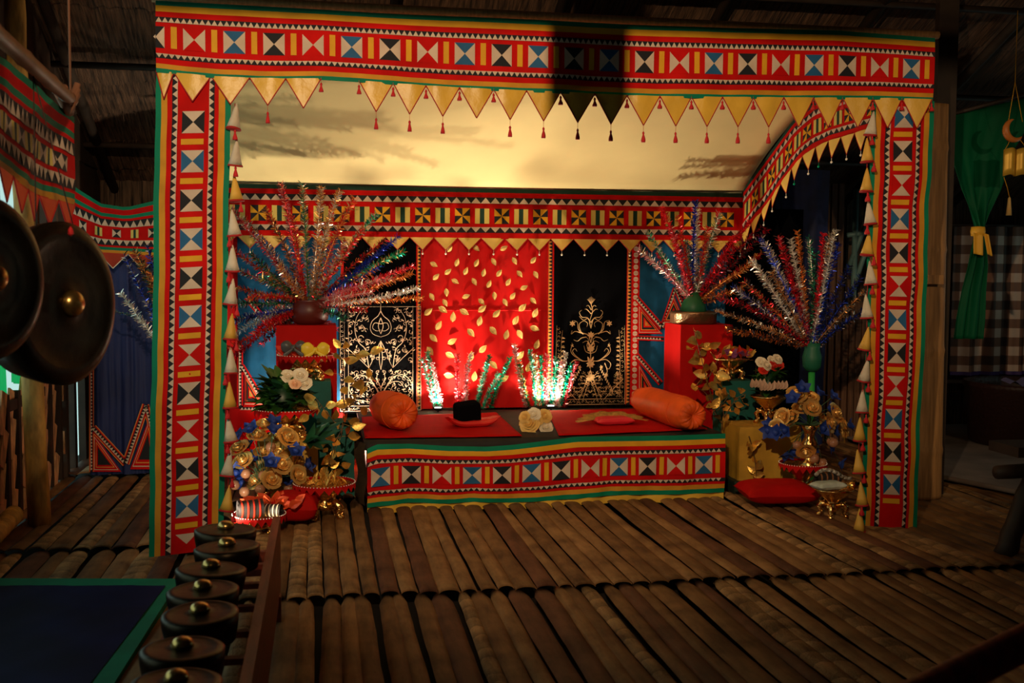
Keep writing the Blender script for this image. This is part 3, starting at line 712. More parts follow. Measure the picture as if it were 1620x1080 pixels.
BLUEV = mat('blue_wall_velvet', (.010, .095, .22), .7, vary=.5, scale=4, spec=.12, bump=.4, bscale=6)
def nest(mb, pts, Y, inset, mats_):
    """nested triangle patches drawn on a hanging"""
    pts = [V(p) for p in pts]; c = sum(pts, V((0,0,0)))/len(pts)
    for i, (f, mi) in enumerate(zip(inset, mats_)):
        q = [c+(p-c)*f for p in pts]; mb.add([(p.x, Y-.0015*(i+1), p.z) for p in q], [tuple(range(len(q)))], mi)
NM = [RED, WHT, BLACK, mat('orange_cotton', (.75, .28, .05)), GLEAF]
def tapestry(label, ul, ur, tris, bands, seed):
    root, P, _ = hang('tapestry', label, ul, ur, 300, 642, BLUEV, wr=.012, seed=seed, cat='tapestry')
    mb = MB()
    for t in tris: nest(mb, [ay(u, v, YH-.02) for u, v in t], YH-.022, (1.0, .86, .80, .62, .55, .34, .2), (0, 1, 0, 3, 2, 0, 4))
    for (u0, v0), (u1, v1), w_ in bands:
        a, b = ay(u0, v0, YH-.02), ay(u1, v1, YH-.02); d = (b-a).normalized(); n_ = V((-d.z, 0, d.x))*w_/2
        mb.add([V((q.x, YH-.024, q.z)) for q in (a-n_, b-n_, b+n_, a+n_)], [(0, 1, 2, 3)], 0)
        mb.add([V((q.x, YH-.0252, q.z)) for q in (a-n_*.5, b-n_*.5, b+n_*.5, a+n_*.5)], [(0, 1, 2, 3)], 2)
        L_ = (b-a).length; s = 0
        while s+.024 < L_:
            mb.add([V((q.x, YH-.0262, q.z)) for q in (a+d*s-n_*.45, a+d*(s+.024)-n_*.45, a+d*(s+.012)+n_*.45)], [(0, 1, 2)], 1); s += .024
    mb.build('patchwork', NM, root); return root
tapestry('blue tapestry with red patchwork triangles behind the right red pedestal', 1006, 1145,
         [((1009, 480), (1009, 528), (1048, 528)), ((1065, 466), (1045, 512), (1085, 512)), ((1009, 572), (1009, 640), (1048, 640))],
         [((1007, 472), (1047, 518), .045), ((1047, 518), (1068, 455), .035), ((1007, 534), (1050, 536), .035), ((1007, 562), (1045, 606), .045), ((1068, 455), (1092, 515), .035)], 11)
tapestry('blue tapestry with red patchwork triangles behind the left tinsel fan', 378, 540,
         [((386, 585), (386, 642), (418, 642)), ((440, 470), (425, 512), (455, 512)), ((500, 470), (480, 520), (520, 520))],
         [((380, 545), (380, 646), .04), ((382, 578), (420, 640), .04), ((380, 646), (470, 646), .04), ((390, 470), (430, 520), .04), ((430, 520), (460, 450), .04)], 17)
hang('red_drape', 'red drape lining the rear left corner below the blue tapestry', 355, 545, 300, 752, HRED, Y=YH+.02, wr=.012, seed=6)
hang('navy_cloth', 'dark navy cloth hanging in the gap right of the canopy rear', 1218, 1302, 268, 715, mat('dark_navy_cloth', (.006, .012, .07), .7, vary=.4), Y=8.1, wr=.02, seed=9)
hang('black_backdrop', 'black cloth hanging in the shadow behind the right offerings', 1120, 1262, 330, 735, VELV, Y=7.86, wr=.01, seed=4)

# ================================================================ THE BED
YP = 6.296; BZ = .387
bl, br = ay(584, 760, YP).x, ay(1142, 740, YP).x
bed = thing('platform_bed', 'low wide platform bed under a black cover in the middle of the canopy', 'bed', ((bl+br)/2, 6.97, 0))
g = MB(); g.box(((bl+br)/2, 6.97, .19), (br-bl-.04, 1.28, .36)); g.build('frame', WOODD, bed)
def Pcov(u, v):
    x = bl-.03+(br-bl+.05)*u; return V((x, YP-.0+1.36*v, BZ+.004*noise1(u*9, 1)*noise1(v*5, 2)+.0-(.045*(max(0, .03-v)/.03)**2)))
g = MB(); g.solid_sheet(Pcov, 50, 40, .012); g.build('black_cover', mat('black_cover_cloth', (.014, .010, .009), .75, vary=.3), bed)
TOPS = [(575, 712), (592, 703), (640, 702), (700, 706), (760, 707), (800, 704), (840, 699), (900, 691), (1000, 690), (1060, 689), (1142, 686)]
BOTS = [(572, 804), (640, 796), (700, 797), (740, 794), (800, 796), (840, 794), (900, 789), (960, 784), (1040, 783), (1142, 779)]
def Psk(s, t, lift):
    x = bl-.012+s; u = interp([(bl-.012, 578), (br+.01, 1143)], x)
    zt, z2 = ay(u, interp(TOPS, u), YP-.03).z, ay(u, interp(BOTS, u), YP-.03).z
    return V((x, YP-.022-lift-.014*noise1(s*5.5, 2)*t-.008*noise1(s*13+t*4, 5)*t-.02*sin(pi*t)*.4, zt+(z2-zt)*t))
Lsk = br-bl+.022
sk = thing('bed_skirt', 'patchwork banner hanging as a skirt along the front of the bed', 'banner', ((bl+br)/2, YP-.03, .05))
p0 = ay(602, 745, YP-.03).x-bl+.012; pb = (ay(1113, 735, YP-.03).x-ay(602, 745, YP-.03).x)/11
mb = MB(); banner(mb, Psk, Lsk, 'bkrbkbkrbkrb', p0, pb, [(0, .085, 4), (.085, .17, 5), (.17, .36, 0), (.36, .66, 0), (.66, .85, 0), (.85, .925, 6), (.925, 1, 4)],
                  .034, ((.235, .30), (.74, .80)), (.36, .66), .37, ds=.03, lift=.007)
mb.build('banner_cloth', BM, sk)
g = MB(); g.sheet(lambda u, v: Psk(u*Lsk, 1+.14*v*(.6+.4*abs(sin(u*17))), -.012-.01*sin(u*60)), 90, 3); g.build('gold_lining', SATIN, sk)
g = MB(); g.sheet(lambda u, v: V((bl-.02-.05*u-.01*sin(v*9), YP-.01+.16*u, BZ-.01-(BZ-.02)*v)), 6, 12); g.build('side_cloth', mat('brown_side_cloth', (.05, .028, .012), .7, vary=.4), sk)
RSP = mat('red_bed_spread', (.46, .004, .004), .8, spec=.08, vary=.1, bump=.2, bscale=8)
def spread(label, c):
    c = [az(u, v, BZ+.012) for u, v in c]
    def P(u, v): q = c[0].lerp(c[1], u).lerp(c[3].lerp(c[2], u), v); return q+V((0, 0, .002*noise1(u*7+v*3, 3)))
    g = MB(); g.solid_sheet(P, 30, 16, .004); o = g.build('red_spread', RSP, None, (c[0]+c[2])/2); tag(o, label, 'spread'); return o
spread('red spread on the left half of the bed under the left bolster', [(577, 692), (826, 689), (785, 652), (572, 659)])
spread('red spread on the right half of the bed under the right bolster', [(884, 688), (1119, 678), (1040, 645), (866, 649)])

# bolsters
ORS = mat('orange_satin', (.80, .105, .012), .48, vary=.18, scale=6, bump=.35, bscale=10, spec=.2)
ORE = mat('orange_gathered_satin', (.76, .095, .012), .5, spec=.2, vary=.3, scale=12, bump=.4, bscale=14)
def bolster(label, c, ang, L, r, seed, ex=1.):
    root = thing('bolster', label, 'pillow', (c.x, c.y, c.z-r)); rot = Matrix.Rotation(ang, 3, 'Z') @ Matrix.Rotation(pi/2, 3, 'Y')
    rs = [.80, .97, 1.0, 1.01, .99, 1.01, 1.0, .97, .86]; n = len(rs)-1
    prof = [(r*rs[i], -L/2+L*i/n) for i in range(n+1)]
    def wob(a, i): return 1+.018*sin(a*3+seed+i*.9)+.010*sin(a*7+i)
    mb = MB(); mb.lathe(prof, c, 48, 0, wob=wob, rot=rot); me = mb; me.f = me.f[:-2]; me.m = me.m[:-2]; me.sm = me.sm[:-2]
    me.build('cover', ORS, root)
    for sg in (1, -1):
        mb = MB(); N = 64; rings = [(.86 if sg > 0 else .80, 0), (.80, .022), (.62, .038), (.40, .036), (.2, .022), (.06, .010)]; vs = []
        for k, (f, d) in enumerate(rings):
            for j in range(N):
                a = 2*pi*j/N; pl = sin(a*13+seed)*.5+sin(a*21)*.5
                q = V((r*f*(1+.02*pl*(k > 0))*cos(a)*(wob(a, 8 if sg > 0 else 0) if k == 0 else 1), r*f*(1+.02*pl*(k > 0))*sin(a)*(wob(a, 8 if sg > 0 else 0) if k == 0 else 1), sg*(L/2+d*ex+.008*pl*(k > 0))))
                vs.append(rot @ q+c)
        fs = [(k*N+j, k*N+(j+1) % N, (k+1)*N+(j+1) % N, (k+1)*N+j) for k in range(len(rings)-1) for j in range(N)]+[tuple((len(rings)-1)*N+j for j in range(N))]
        mb.add(vs, fs, 0, True); mb.build('gathered_end', ORE, root)
    pts = [rot @ V((r*1.0*cos(a), r*1.0*sin(a), L*.30))+c for a in [2*pi*k/40 for k in range(41)]]
    mb = MB(); mb.tube(pts, .0025, 5, cap=False); mb.build('seam', ORE, root)
def lay(label, front, back, r, seed, ex, grow):
    f, b = az(*front, BZ+.014), az(*back, BZ+.014); d = f-b; ang = atan2(d.y, d.x); c = (f+b)/2
    bolster(label, V((c.x, c.y, BZ+.014+r)), ang, d.length*grow, r, seed, ex)
lay('orange bolster resting at the left end of the bed', (637, 682), (607, 669), .112, 1, 1.0, 1.)
lay('longer orange bolster lying at the right end of the bed', (1094, 683), (1017, 656), .104, 4, 1.1, 1.)

# black velvet block on a red cushion
c = az(750, 676, BZ+.014)
def puff(mb, c, sx, sy, sz, rotz=0, horn=0., n=18, mi=0, seed=0):
    """a stuffed square cushion: two bulged faces meeting at a seam"""
    rz = Matrix.Rotation(rotz, 3, 'Z')
    for sg in (1, -1):
        def P(u, v):
            x = 2*u-1; y = 2*v-1; e = max(abs(x), abs(y)); pin = 1-.10*(1-abs(x))*(abs(y)**2)-.0
            h = (1-x**4)*(1-y**4); h = max(0, h)**.5
            q = V((x*sx/2*(1-.07*(1-y*y)*0-.06*(1-y*y)*abs(x)**3), y*sy/2*(1-.06*(1-x*x)*abs(y)**3), sz/2*(1+sg*h)+horn*(x*x)**2*(1-.3*y)+.002*noise1(x*5+y*4, seed)))
            return V(c)+rz @ q
        mb.sheet(P if sg > 0 else (lambda u, v: P(v, u)), n, n, mi)
cu = thing('red_cushion', 'small shiny red cushion with upturned ends beneath the black block', 'cushion', c)
g = MB(); puff(g, V((c.x, c.y+.08, BZ+.012)), .34, .17, .045, radians(4), .04); g.build('cover', mat('shiny_red_satin', (.62, .02, .02), .3, bump=.3, bscale=12), cu)
cb = ay(739, 653, c.y+.06)
rt = Matrix.Rotation(radians(14), 3, 'Z') @ Matrix.Rotation(radians(10), 3, 'X') @ Matrix.Rotation(radians(-6), 3, 'Y')
g = MB(); N = 12
def cubeP(face):
    def P(u, v):
        a, b = 2*u-1, 2*v-1; ax_ = face//2; sg = 1 if face % 2 else -1
        q = [0, 0, 0]; q[ax_] = sg; q[(ax_+1) % 3] = a*sg; q[(ax_+2) % 3] = b
        n4 = (sum(abs(t)**7 for t in q))**(1/7); q = V(q)/n4
        return cb+rt @ V((q.x*.083, q.y*.05, q.z*.072))
    return P
for f in range(6): g.sheet(cubeP(f), N, N)
tag(g.build('velvet_block', VELV, None, cb-V((0, 0, .07))), 'small black velvet block propped on the red cushion', 'pillow')

# roses and leaves
def petal_rose(mb, c, r, face, mi=0, seed=0, rings=((.20, 3, .60), (.40, 4, .52), (.62, 5, .36), (.86, 5, .14), (1.05, 6, -.08))):
    face = V(face).normalized(); s = face.orthogonal().normalized(); t = face.cross(s); c = V(c)
    mb.lathe([(r*.25, -r*.45), (r*.55, -r*.2), (r*.5, r*.1), (r*.16, r*.42), (r*.10, r*.52), (0, r*.5)], c, 10, mi, rot=Matrix((s, t, face)).transposed())
    for k, (f, n, h1) in enumerate(rings):
        for j in range(n):
            a0 = 2*pi*j/n+k*.9+seed; wd = 2.7*pi/n
            def P(u, v):
                a = a0+(u-.5)*wd; q = sin(pi*min(1, max(0, u)))**.45
                rad = r*(f*.55+.10+(f*.45)*v**1.5+.10*v**4*(.5+f))*(1+.14*(u-.5)); h = r*(-.35+(h1+.35)*(v**.8)*(.72+.28*q)-.10*v**5)
                return c+s*(rad*cos(a))+t*(rad*sin(a))+face*h
            mb.sheet(P, 5, 4, mi)
ROSEW = mat('cream_rose_petal', (.82, .70, .52), .55); ROSEY = mat('yellow_rose_petal', (.80, .50, .14), .5); ROSEG = mat('gold_rose_petal', (.80, .47, .14), .34, .6)
bq = thing('rose_bouquet', 'bouquet of cream and yellow roses lying in the middle of the bed', 'bouquet', az(850, 684, BZ))
cy = az(850, 680, BZ+.01).y
for u, v, r, m_, nm in ((837, 669, .052, ROSEY, 'yellow_rose'), (863, 657, .036, ROSEY, 'yellow_rose'), (844, 655, .036, ROSEW, 'cream_rose'), (864, 674, .038, ROSEW, 'cream_rose'), (851, 664, .028, ROSEY, 'yellow_rose'), (829, 659, .030, ROSEY, 'yellow_rose')):
    g = MB(); q = ay(u, v, cy); petal_rose(g, q, r, V((-.2+(u-850)*.03, -1, .5)), 0, u); g.build(nm, m_, bq)
g = MB(); q = az(850, 676, BZ+.015)
for k in range(24):
    a = 2*pi*k/24; g.leaf(q+V((0, .06, .02)), q+V((.10*cos(a), .05+.10*sin(a), .02+.03*sin(k*2.)+.02)), .04, mi=0)
g.build('leaves', mat('olive_gauze', (.20, .13, .04), .5), bq)

# sachet with a zigzag gold trim
c = az(970, 672, BZ+.014); sa = thing('satin_sachet', 'flat red satin sachet with gold zigzag trim on the right spread', 'sachet', c)
g = MB(); puff(g, V((c.x+.01, c.y+.05, BZ+.013)), .27, .15, .05, radians(8), .0); g.build('cover', mat('pink_red_satin', (.72, .03, .05), .33, bump=.4, bscale=14), sa)
def zz(u, v):
    ang = pi*(.02+.96*u); R1 = .235+.016*sin(u*60); R0 = .13
    rad = R0+(R1-R0)*v
    return V((c.x-rad*cos(ang), c.y+.0+rad*.62*sin(ang), BZ+.050+.035*v*sin(ang)-.02*v*(1-sin(ang))+.004*sin(u*33)))
g = MB(); g.solid_sheet(zz, 60, 4, .003); g.build('gold_trim', mat('dull_gold_braid', (.42, .22, .05), .55, .2, vary=.4, scale=40), sa)
# ================================================================ TINSEL FANS
def foil(name, col): return mat('tinsel_'+name, col, .26, .75, spec=.6)
FO = {'r': foil('red', (.75, .02, .04)), 's': foil('silver', (.72, .66, .60)), 'g': foil('gold', (.75, .34, .10)), 'b': foil('blue', (.02, .06, .55)),
      'e': foil('green', (.02, .30, .16)), 'd': foil('dark', (.06, .05, .06)), 'p': foil('pink', (.85, .35, .40)), 'w': foil('white', (.9, .9, .88)), 'o': foil('orange', (.70, .22, .05)), 't': foil('teal', (.0, .55, .35))}
FK = list('rsgbedpwot'); FM = [FO[k] for k in FK]
STEMM = mat('wrapped_stem', (.08, .03, .02), .5)
def tinsel_stem(parent, a, b, cols, bend=.05, dens=.0045, ln=.026, seed=0, start=.06, name='tinsel_stem'):
    rr = random.Random(seed); a = V(a); b = V(b); L = (b-a).length; n = 14
    side = V((rr.uniform(-1, 1), rr.uniform(-1, 1), rr.uniform(.2, 1))).normalized()
    pts = [a.lerp(b, i/n)+side*(bend*L*sin(pi*i/n)*.4)+V((0, 0, bend*L*.8*sin(pi*i/n))) for i in range(n+1)]
    mb = MB(); mb.tube(pts, [.0045-.003*i/n for i in range(n+1)], 5, FK.index(cols[0]))
    s = start*L
    while s < L:
        f = s/L*n; i = min(n-1, int(f)); p = pts[i].lerp(pts[i+1], f-i); t = (pts[i+1]-pts[i]).normalized(); o = t.orthogonal().normalized(); q = t.cross(o)
        for k in range(3):
            ang = rr.uniform(0, 2*pi); d = (o*cos(ang)+q*sin(ang)+t*rr.uniform(.1, .9)).normalized(); l = ln*rr.uniform(.6, 1.2)
            w_ = (d.cross(V((rr.uniform(-1, 1), rr.uniform(-1, 1), rr.uniform(-1, 1))))).normalized()*rr.uniform(.0012, .0030)
            e = p+d*l+t*rr.uniform(-.004, .004); md = p+d*l*.5+w_*rr.uniform(-1, 1)
            mb.add([p-w_, p+w_, md+w_*1.2, e+w_*.7, e-w_*.7, md-w_*1.2], [(0, 1, 2, 5), (5, 2, 3, 4)], FK.index(rr.choice(cols)))
        s += dens
    return mb.build(name, FM, parent)
def fan(label, base, Y, tips, dY=.28, vase=None, seed=0, ln=.034, dens=.0042, h0=.0, zt=None):
    b = ay(base[0], base[1], Y)
    if zt is not None: b.z = zt+h0
    root = thing('tinsel_arrangement', label, 'decoration', b-V((0, 0, h0)))
    rr = random.Random(seed)
    for i, (u, v, c) in enumerate(tips):
        y = Y+rr.uniform(-dY, dY*.55); a = b+V((rr.uniform(-.02, .02), rr.uniform(-.02, .02), rr.uniform(-.01, .02)))
        a.x += (u-base[0])*.00012
        tinsel_stem(root, a, ay(u, v, y), c, rr.uniform(-.02, .05), dens, ln*rr.uniform(.85, 1.15), seed*100+i)
    if vase: vase(root, b)
    return root
LT = [(366, 330, 'rs'), (385, 345, 'gsd'), (445, 290, 'rp'), (420, 330, 'dgo'), (478, 290, 'esg'), (462, 340, 'ro'), (508, 296, 'sg'), (537, 302, 'sg'), (560, 312, 'gr'), (596, 338, 'est'), (575, 360, 'ro'), (520, 350, 'oes'), (548, 380, 'sgr'),
      (610, 380, 'rod'), (630, 374, 'bb'), (640, 398, 'etg'), (600, 420, 'bo'), (655, 420, 'rrp'), (652, 432, 'og'), (620, 440, 'psr'), (662, 455, 'wws'), (668, 471, 'og'), (590, 462, 'srp'), (580, 490, 'dor'), (545, 505, 'ed'),
      (366, 550, 'rro'), (366, 530, 'ww'), (372, 508, 'bsd'), (368, 480, 'esd'), (375, 455, 'gro'), (372, 425, 'res'), (368, 395, 'rg'), (395, 400, 'egd'), (400, 370, 'sdb'), (405, 520, 'rr'), (430, 530, 'erd'), (440, 500, 'go'), (420, 480, 'bb'), (415, 440, 'eg'), (440, 420, 'gos'), (360, 570, 'rr'), (470, 528, 'rr'), (512, 530, 'ro'), (532, 522, 'rp'), (452, 515, 'gr'), (392, 470, 'rg'), (388, 500, 'bs'), (412, 545, 'rdr'), (486, 536, 'er')]
def potL(root, b):
    g = MB(); g.lathe([(.09, -.10), (.12, -.07), (.13, .0), (.11, .05), (.12, .06)], b-V((0, 0, .02)), 24, 0); g.build('pot', mat('dark_red_glaze', (.10, .012, .008), .4), root)
fan('huge multicoloured tinsel fan on the left red pedestal', (490, 492), 7.29, LT, .35, potL, 1, h0=.12, zt=1.032)
RT_ = [(1010, 394, 'ps'), (1024, 366, 'se'), (1046, 328, 'rr'), (1062, 360, 'rp'), (1072, 342, 'ro'), (1100, 318, 'bb'), (1103, 330, 'ww'), (1120, 360, 'rg'), (1138, 338, 'wse'), (1165, 372, 'rr'), (1186, 350, 'rr'), (1205, 358, 'rd'), (1216, 362, 'dr'),
       (1085, 380, 'se'), (1040, 400, 'r'), (1190, 420, 'go'), (1160, 395, 'rd'), (1175, 455, 'o'), (1145, 470, 'dgr'), (1205, 400, 'gr')]
def potR(root, b):
    g = MB(); g.lathe([(.055, 0), (.10, .02), (.085, .10), (.03, .18)], b-V((0, 0, .10)), 20, 0); g.build('green_wrap', mat('green_wrap', (.01, .10, .04), .5), root)
    g = MB(); g.lathe([(.15, -.10), (.165, -.095), (.17, -.03), (.175, -.02), (.15, -.01), (.14, -.05)], b-V((0, 0, .045)), 32, 0, wob=lambda a, i: 1+.008*(sin(a*24))); g.build('engraved_bowl', mat('tarnished_brass', (.30, .17, .09), .35, .8, bump=.6, bscale=40), root)
fan('red and silver tinsel fan in an engraved bowl on the right red pedestal', (1097, 488), 7.44, RT_, .2, potR, 2, h0=.145, zt=1.022)
R2 = [(1131, 492, 'gsd'), (1140, 470, 'rd'), (1160, 455, 'sbd'), (1178, 446, 'gdr'), (1190, 412, 'ws'), (1205, 376, 'bs'), (1214, 390, 'ds'), (1232, 374, 'rrp'), (1240, 395, 'rd'), (1251, 378, 'ws'), (1262, 366, 'og'), (1280, 375, 'se'), (1303, 369, 'rr'),
      (1312, 372, 'sg'), (1322, 364, 'ws'), (1326, 384, 'bb'), (1345, 420, 'db'), (1362, 438, 'bd'), (1368, 460, 'gsd'), (1368, 490, 'bd'), (1352, 500, 'ds'), (1150, 520, 'do'), (1290, 400, 'ed'), (1220, 430, 'gsd')]
def potG(root, b):
    GW = mat('dark_green_wrap', (.01, .11, .06), .5)
    g = MB(); g.lathe([(.035, -.15), (.06, -.12), (.065, -.05), (.05, .0), (.055, .04)], b, 20, 0); g.build('green_holder', GW, root)
    g = MB(); g.tube([b-V((0, 0, .13)), b-V((0, 0, .6)), V((b.x, b.y, .02))], .022, 10); g.lathe([(.12, 0), (.12, .02), (.03, .04)], (b.x, b.y, .0), 20); g.build('green_stem', mat('bright_green_ribbon', (.02, .30, .05), .5), root)
fan('darker tinsel fan on a green stem beside the right column', (1285, 552), 6.75, R2, .25, potG, 3, h0=ay(1285, 552, 6.75).z)
C1 = [(676, 556, 'ttw'), (668, 566, 'tpw'), (684, 575, 'pw'), (724, 560, 'rp'), (744, 560, 'wwp'), (738, 575, 'p'), (775, 562, 'tte'), (770, 575, 'tw'), (808, 564, 'et'), (790, 590, 'tw')]
C2 = [(813, 545, 'pws'), (820, 570, 'eg'), (838, 555, 'tew'), (846, 560, 'gw'), (856, 562, 'et'), (866, 560, 'pr'), (880, 566, 'twe'), (890, 572, 'pw'), (905, 576, 'te'), (912, 572, 'rp'), (895, 556, 'ws')]
def tuft(label, base, tips, seed):
    b = V(ay(base[0], base[1], 7.635)); b.z = BZ+.01; root = thing('tinsel_spray', label, 'decoration', b); rr = random.Random(seed)
    for i, (u, v, c) in enumerate(tips):
        a = b+V(((u-base[0])*.0028, rr.uniform(-.015, .01), 0)); tinsel_stem(root, a, ay(u, v, 7.63+rr.uniform(-.10, .05)), c, rr.uniform(-.02, .04), .0030, .026, seed*50+i, 0)
    g = MB(); g.box(b+V((0, 0, .006)), (.24, .03, .012)); g.build('base', WOODD, root)
tuft('bright green and pink tinsel spray behind the black velvet block', (722, 655), C1, 21)
tuft('bright white-lit tinsel spray behind the rose bouquet', (862, 650), C2, 22)
fan('tinsel spray sticking out left of the left banner column', (305, 610), 6.9, [(190, 463, 'ws'), (196, 402, 'bsd'), (213, 396, 'gd'), (232, 388, 'bd'), (238, 430, 'go'), (222, 410, 'eg')], .1, potG, 7)
g = MB(); pts = [ay(176+i*6, 487+24*(i/11)**.8+2*sin(i), 6.95) for i in range(13)]; g.tube(pts, .002, 4, FK.index('d')); rr = random.Random(9)
for k in range(300):
    f = rr.uniform(0, 11.99); p = pts[int(f)].lerp(pts[int(f)+1], f % 1); d = V((rr.uniform(-1, 1), rr.uniform(-1, 1), rr.uniform(-1, 1))).normalized(); w_ = d.orthogonal()*.001
    g.add([p-w_, p+w_, p+d*.012+w_, p+d*.012-w_], [(0, 1, 2, 3)], FK.index(rr.choice('bse')))
tag(g.build('tinsel_garland', FM, None, pts[0]), 'thin blue tinsel string crossing the navy curtain at the left', 'garland')

# ================================================================ OFFERINGS
def cloth_box(name, label, cat, x0, x1, y0, y1, z0, z1, M, r=.01):
    g = MB()
    def side(pts):
        pass
    c = V(((x0+x1)/2, (y0+y1)/2, z0)); n = 14
    corners = [(x0, y0), (x1, y0), (x1, y1), (x0, y1)]
    loop = []
    for k in range(4):
        a, b = corners[k], corners[(k+1) % 4]
        for i in range(n): f = i/n; loop.append((a[0]+(b[0]-a[0])*f, a[1]+(b[1]-a[1])*f))
    N = len(loop); vs = []; rows = 8
    for j in range(rows+1):
        v = j/rows
        for i, (x, y) in enumerate(loop):
            k = (1+.012*sin(i*1.3+x*9)*(1-v)+.008*sin(i*.7)*(1-v)); zz_ = z0+(z1-z0)*v
            sh = .985 if j == rows else 1
            vs.append(V((c.x+(x-c.x)*k*sh, c.y+(y-c.y)*k*sh, zz_)))
    fs = [(j*N+i, j*N+(i+1) % N, (j+1)*N+(i+1) % N, (j+1)*N+i) for j in range(rows) for i in range(N)]+[tuple(rows*N+i for i in range(N)), tuple(range(N))[::-1]]
    g.add(vs, fs); o = g.build(name, M, None, c); return tag(o, label, cat)
REDB = mat('red_box_cloth', (.46, .004, .003), .7, spec=.1, vary=.2, scale=4, bump=.25, bscale=6)
OCHB = mat('gold_box_cloth', (.55, .30, .035), .5, vary=.3, scale=5, bump=.35, bscale=9)
def span(ul, ur, Y): return ay(ul, 600, Y).x, ay(ur, 600, Y).x
def zat(v, Y, u=800): return ay(u, v, Y).z
x0, x1 = span(437, 533, 7.13); cloth_box('red_pedestal', 'tall red cloth-covered pedestal under the left tinsel fan', 'pedestal', x0, x1, 7.13, 7.46, 0, 1.03, REDB)
cloth_box('red_pedestal', 'tall red cloth-covered pedestal behind the right bolster', 'pedestal', 2.49, 2.88, 7.26, 7.62, 0, 1.02, REDB)
x0, x1 = span(455, 524, 6.85); zT = ay(500, 603, 6.85).z; cloth_box('teal_stand', 'teal cloth-covered stand behind the left flower trays', 'stand', x0, x1, 6.85, 7.03, 0, zT, TEALB); TL1 = zT
x0, x1 = span(500, 560, 6.62); cloth_box('teal_stand', 'lower teal cloth-covered stand left of the bed', 'stand', x0, x1, 6.62, 6.83, 0, ay(530, 668, 6.62).z, TEALB)
x0, x1 = span(405, 502, 6.35); zG = ay(460, 697, 6.35).z; cloth_box('gold_cloth_box', 'gold cloth-covered box among the left offerings', 'box', x0, x1, 6.35, 6.60, 0, zG, OCHB)
x0, x1 = span(1138, 1190, 6.86); zTR = ay(1165, 601, 6.86).z; cloth_box('teal_stand', 'teal cloth-covered stand behind the right rose tray', 'stand', x0, x1, 6.80, 6.97, 0, zTR, TEALB)
gx0 = az(1176, 783).x; gx1 = ay(1266, 740, 6.38).x; zGR = ay(1176, 676, 6.38).z
cloth_box('gold_cloth_box', 'large gold cloth-covered box right of the bed', 'box', gx0, gx1, 6.38, 6.70, .075, zGR, OCHB)
cloth_box('dark_plinth', 'dark green plinth beneath the large gold box', 'plinth', gx0-.04, gx1-.0, 6.35, 6.74, 0, .075, mat('dark_green_plinth', (.012, .025, .015), .6))
# soft red cushions on the floor
q = az(458, 838); cu = thing('red_cushion', 'small red satin cushion on the floor in front of the left offerings', 'cushion', q)
g = MB(); puff(g, V((q.x+.02, q.y+.17, .022)), .28, .28, .15, radians(-4), .0); g.build('cover', REDB, cu)
q = az(1243, 808); cu = thing('red_cushion', 'wide flat red cushion on the floor before the right gold box', 'cushion', q)
g = MB(); puff(g, V((q.x+.02, q.y+.18, .022)), .44, .36, .12, radians(-6), .0); g.build('cover', REDB, cu)

def tray(label, u, vrim, wpx, vfoot, Y, rim=True, rimcol=REDB, name='footed_tray', zbase=None):
    """ornate brass tray: bowl on four curling feet, pleated cloth rim with a bead edge"""
    c = ay(u, vrim, Y); r = wpx/2*(Y+.1)/FPX; zf = ay(u, vfoot, Y).z if zbase is None else zbase; H = c.z-zf
    root = thing(name, label, 'tray', (c.x, c.y, zf)); C = V((c.x, c.y, zf))
    g = MB(); g.lathe([(.02, H*.52), (r*.28, H*.54), (r*.36, H*.62), (r*.62, H*.76), (r*.88, H*.93), (r*.97, H), (r*.94, H+.002), (r*.84, H*.95), (r*.55, H*.84), (0.001, H*.80)], C, 40, 0, wob=lambda a, i: 1+.012*sin(a*16)*(i in (2, 3, 4)))
    g.lathe([(r*.14, H*.2), (r*.30, H*.28), (r*.34, H*.36), (r*.2, H*.45), (r*.26, H*.54)], C, 24, 0, wob=lambda a, i: 1+.06*sin(a*8))
    g.build('bowl', BRASS, root)
    for k in range(4):
        a = pi/4+k*pi/2+.2; d = V((cos(a), sin(a), 0)); g = MB()
        P_ = [C+d*(r*.22)+V((0, 0, H*.40)), C+d*(r*.48)+V((0, 0, H*.47)), C+d*(r*.62)+V((0, 0, H*.34)), C+d*(r*.52)+V((0, 0, H*.16)), C+d*(r*.60)+V((0, 0, H*.05)), C+d*(r*.74)+V((0, 0, .008))]
        g.tube(P_, [r*.10, r*.13, r*.14, r*.10, r*.11, r*.09], 10)
        for j in range(7): 
            f = P_[1+j//2]; g.lathe([(.001, r*.05), (r*.05, 0), (.001, -r*.05)], f+V((cos(j*2.2), sin(j*2.2), cos(j))) * r*.11, 6)
        g.build('foot', BRASS, root)
    if rim:
        n = 22
        def Pr(u_, v_): a = 2*pi*u_; zig = abs(((u_*n) % 1)-.5)*2; return C+V(((r*(1.0+.05*v_))*cos(a), (r*(1.0+.05*v_))*sin(a), H+.012-v_*(.016+.030*zig)))
        g = MB(); g.sheet(Pr, n*6, 2); g.build('scalloped_rim', rimcol, root)
        g = MB()
        for k in range(56):
            a = 2*pi*k/56; g.lathe([(.0005, .0034), (.003, .0014), (.003, -.0014), (.0005, -.0034)], C+V((r*1.03*cos(a), r*1.03*sin(a), H+.010)), 6)
        g.build('bead_edge', PEARL, root)
    return root, V((c.x, c.y, c.z)), r
def cone_up(g, p, d, L, w_, mi): g.leaf(p, p+d*L, w_, mi=mi)
REDL = mat('red_ribbon', (.62, .03, .015), .45)
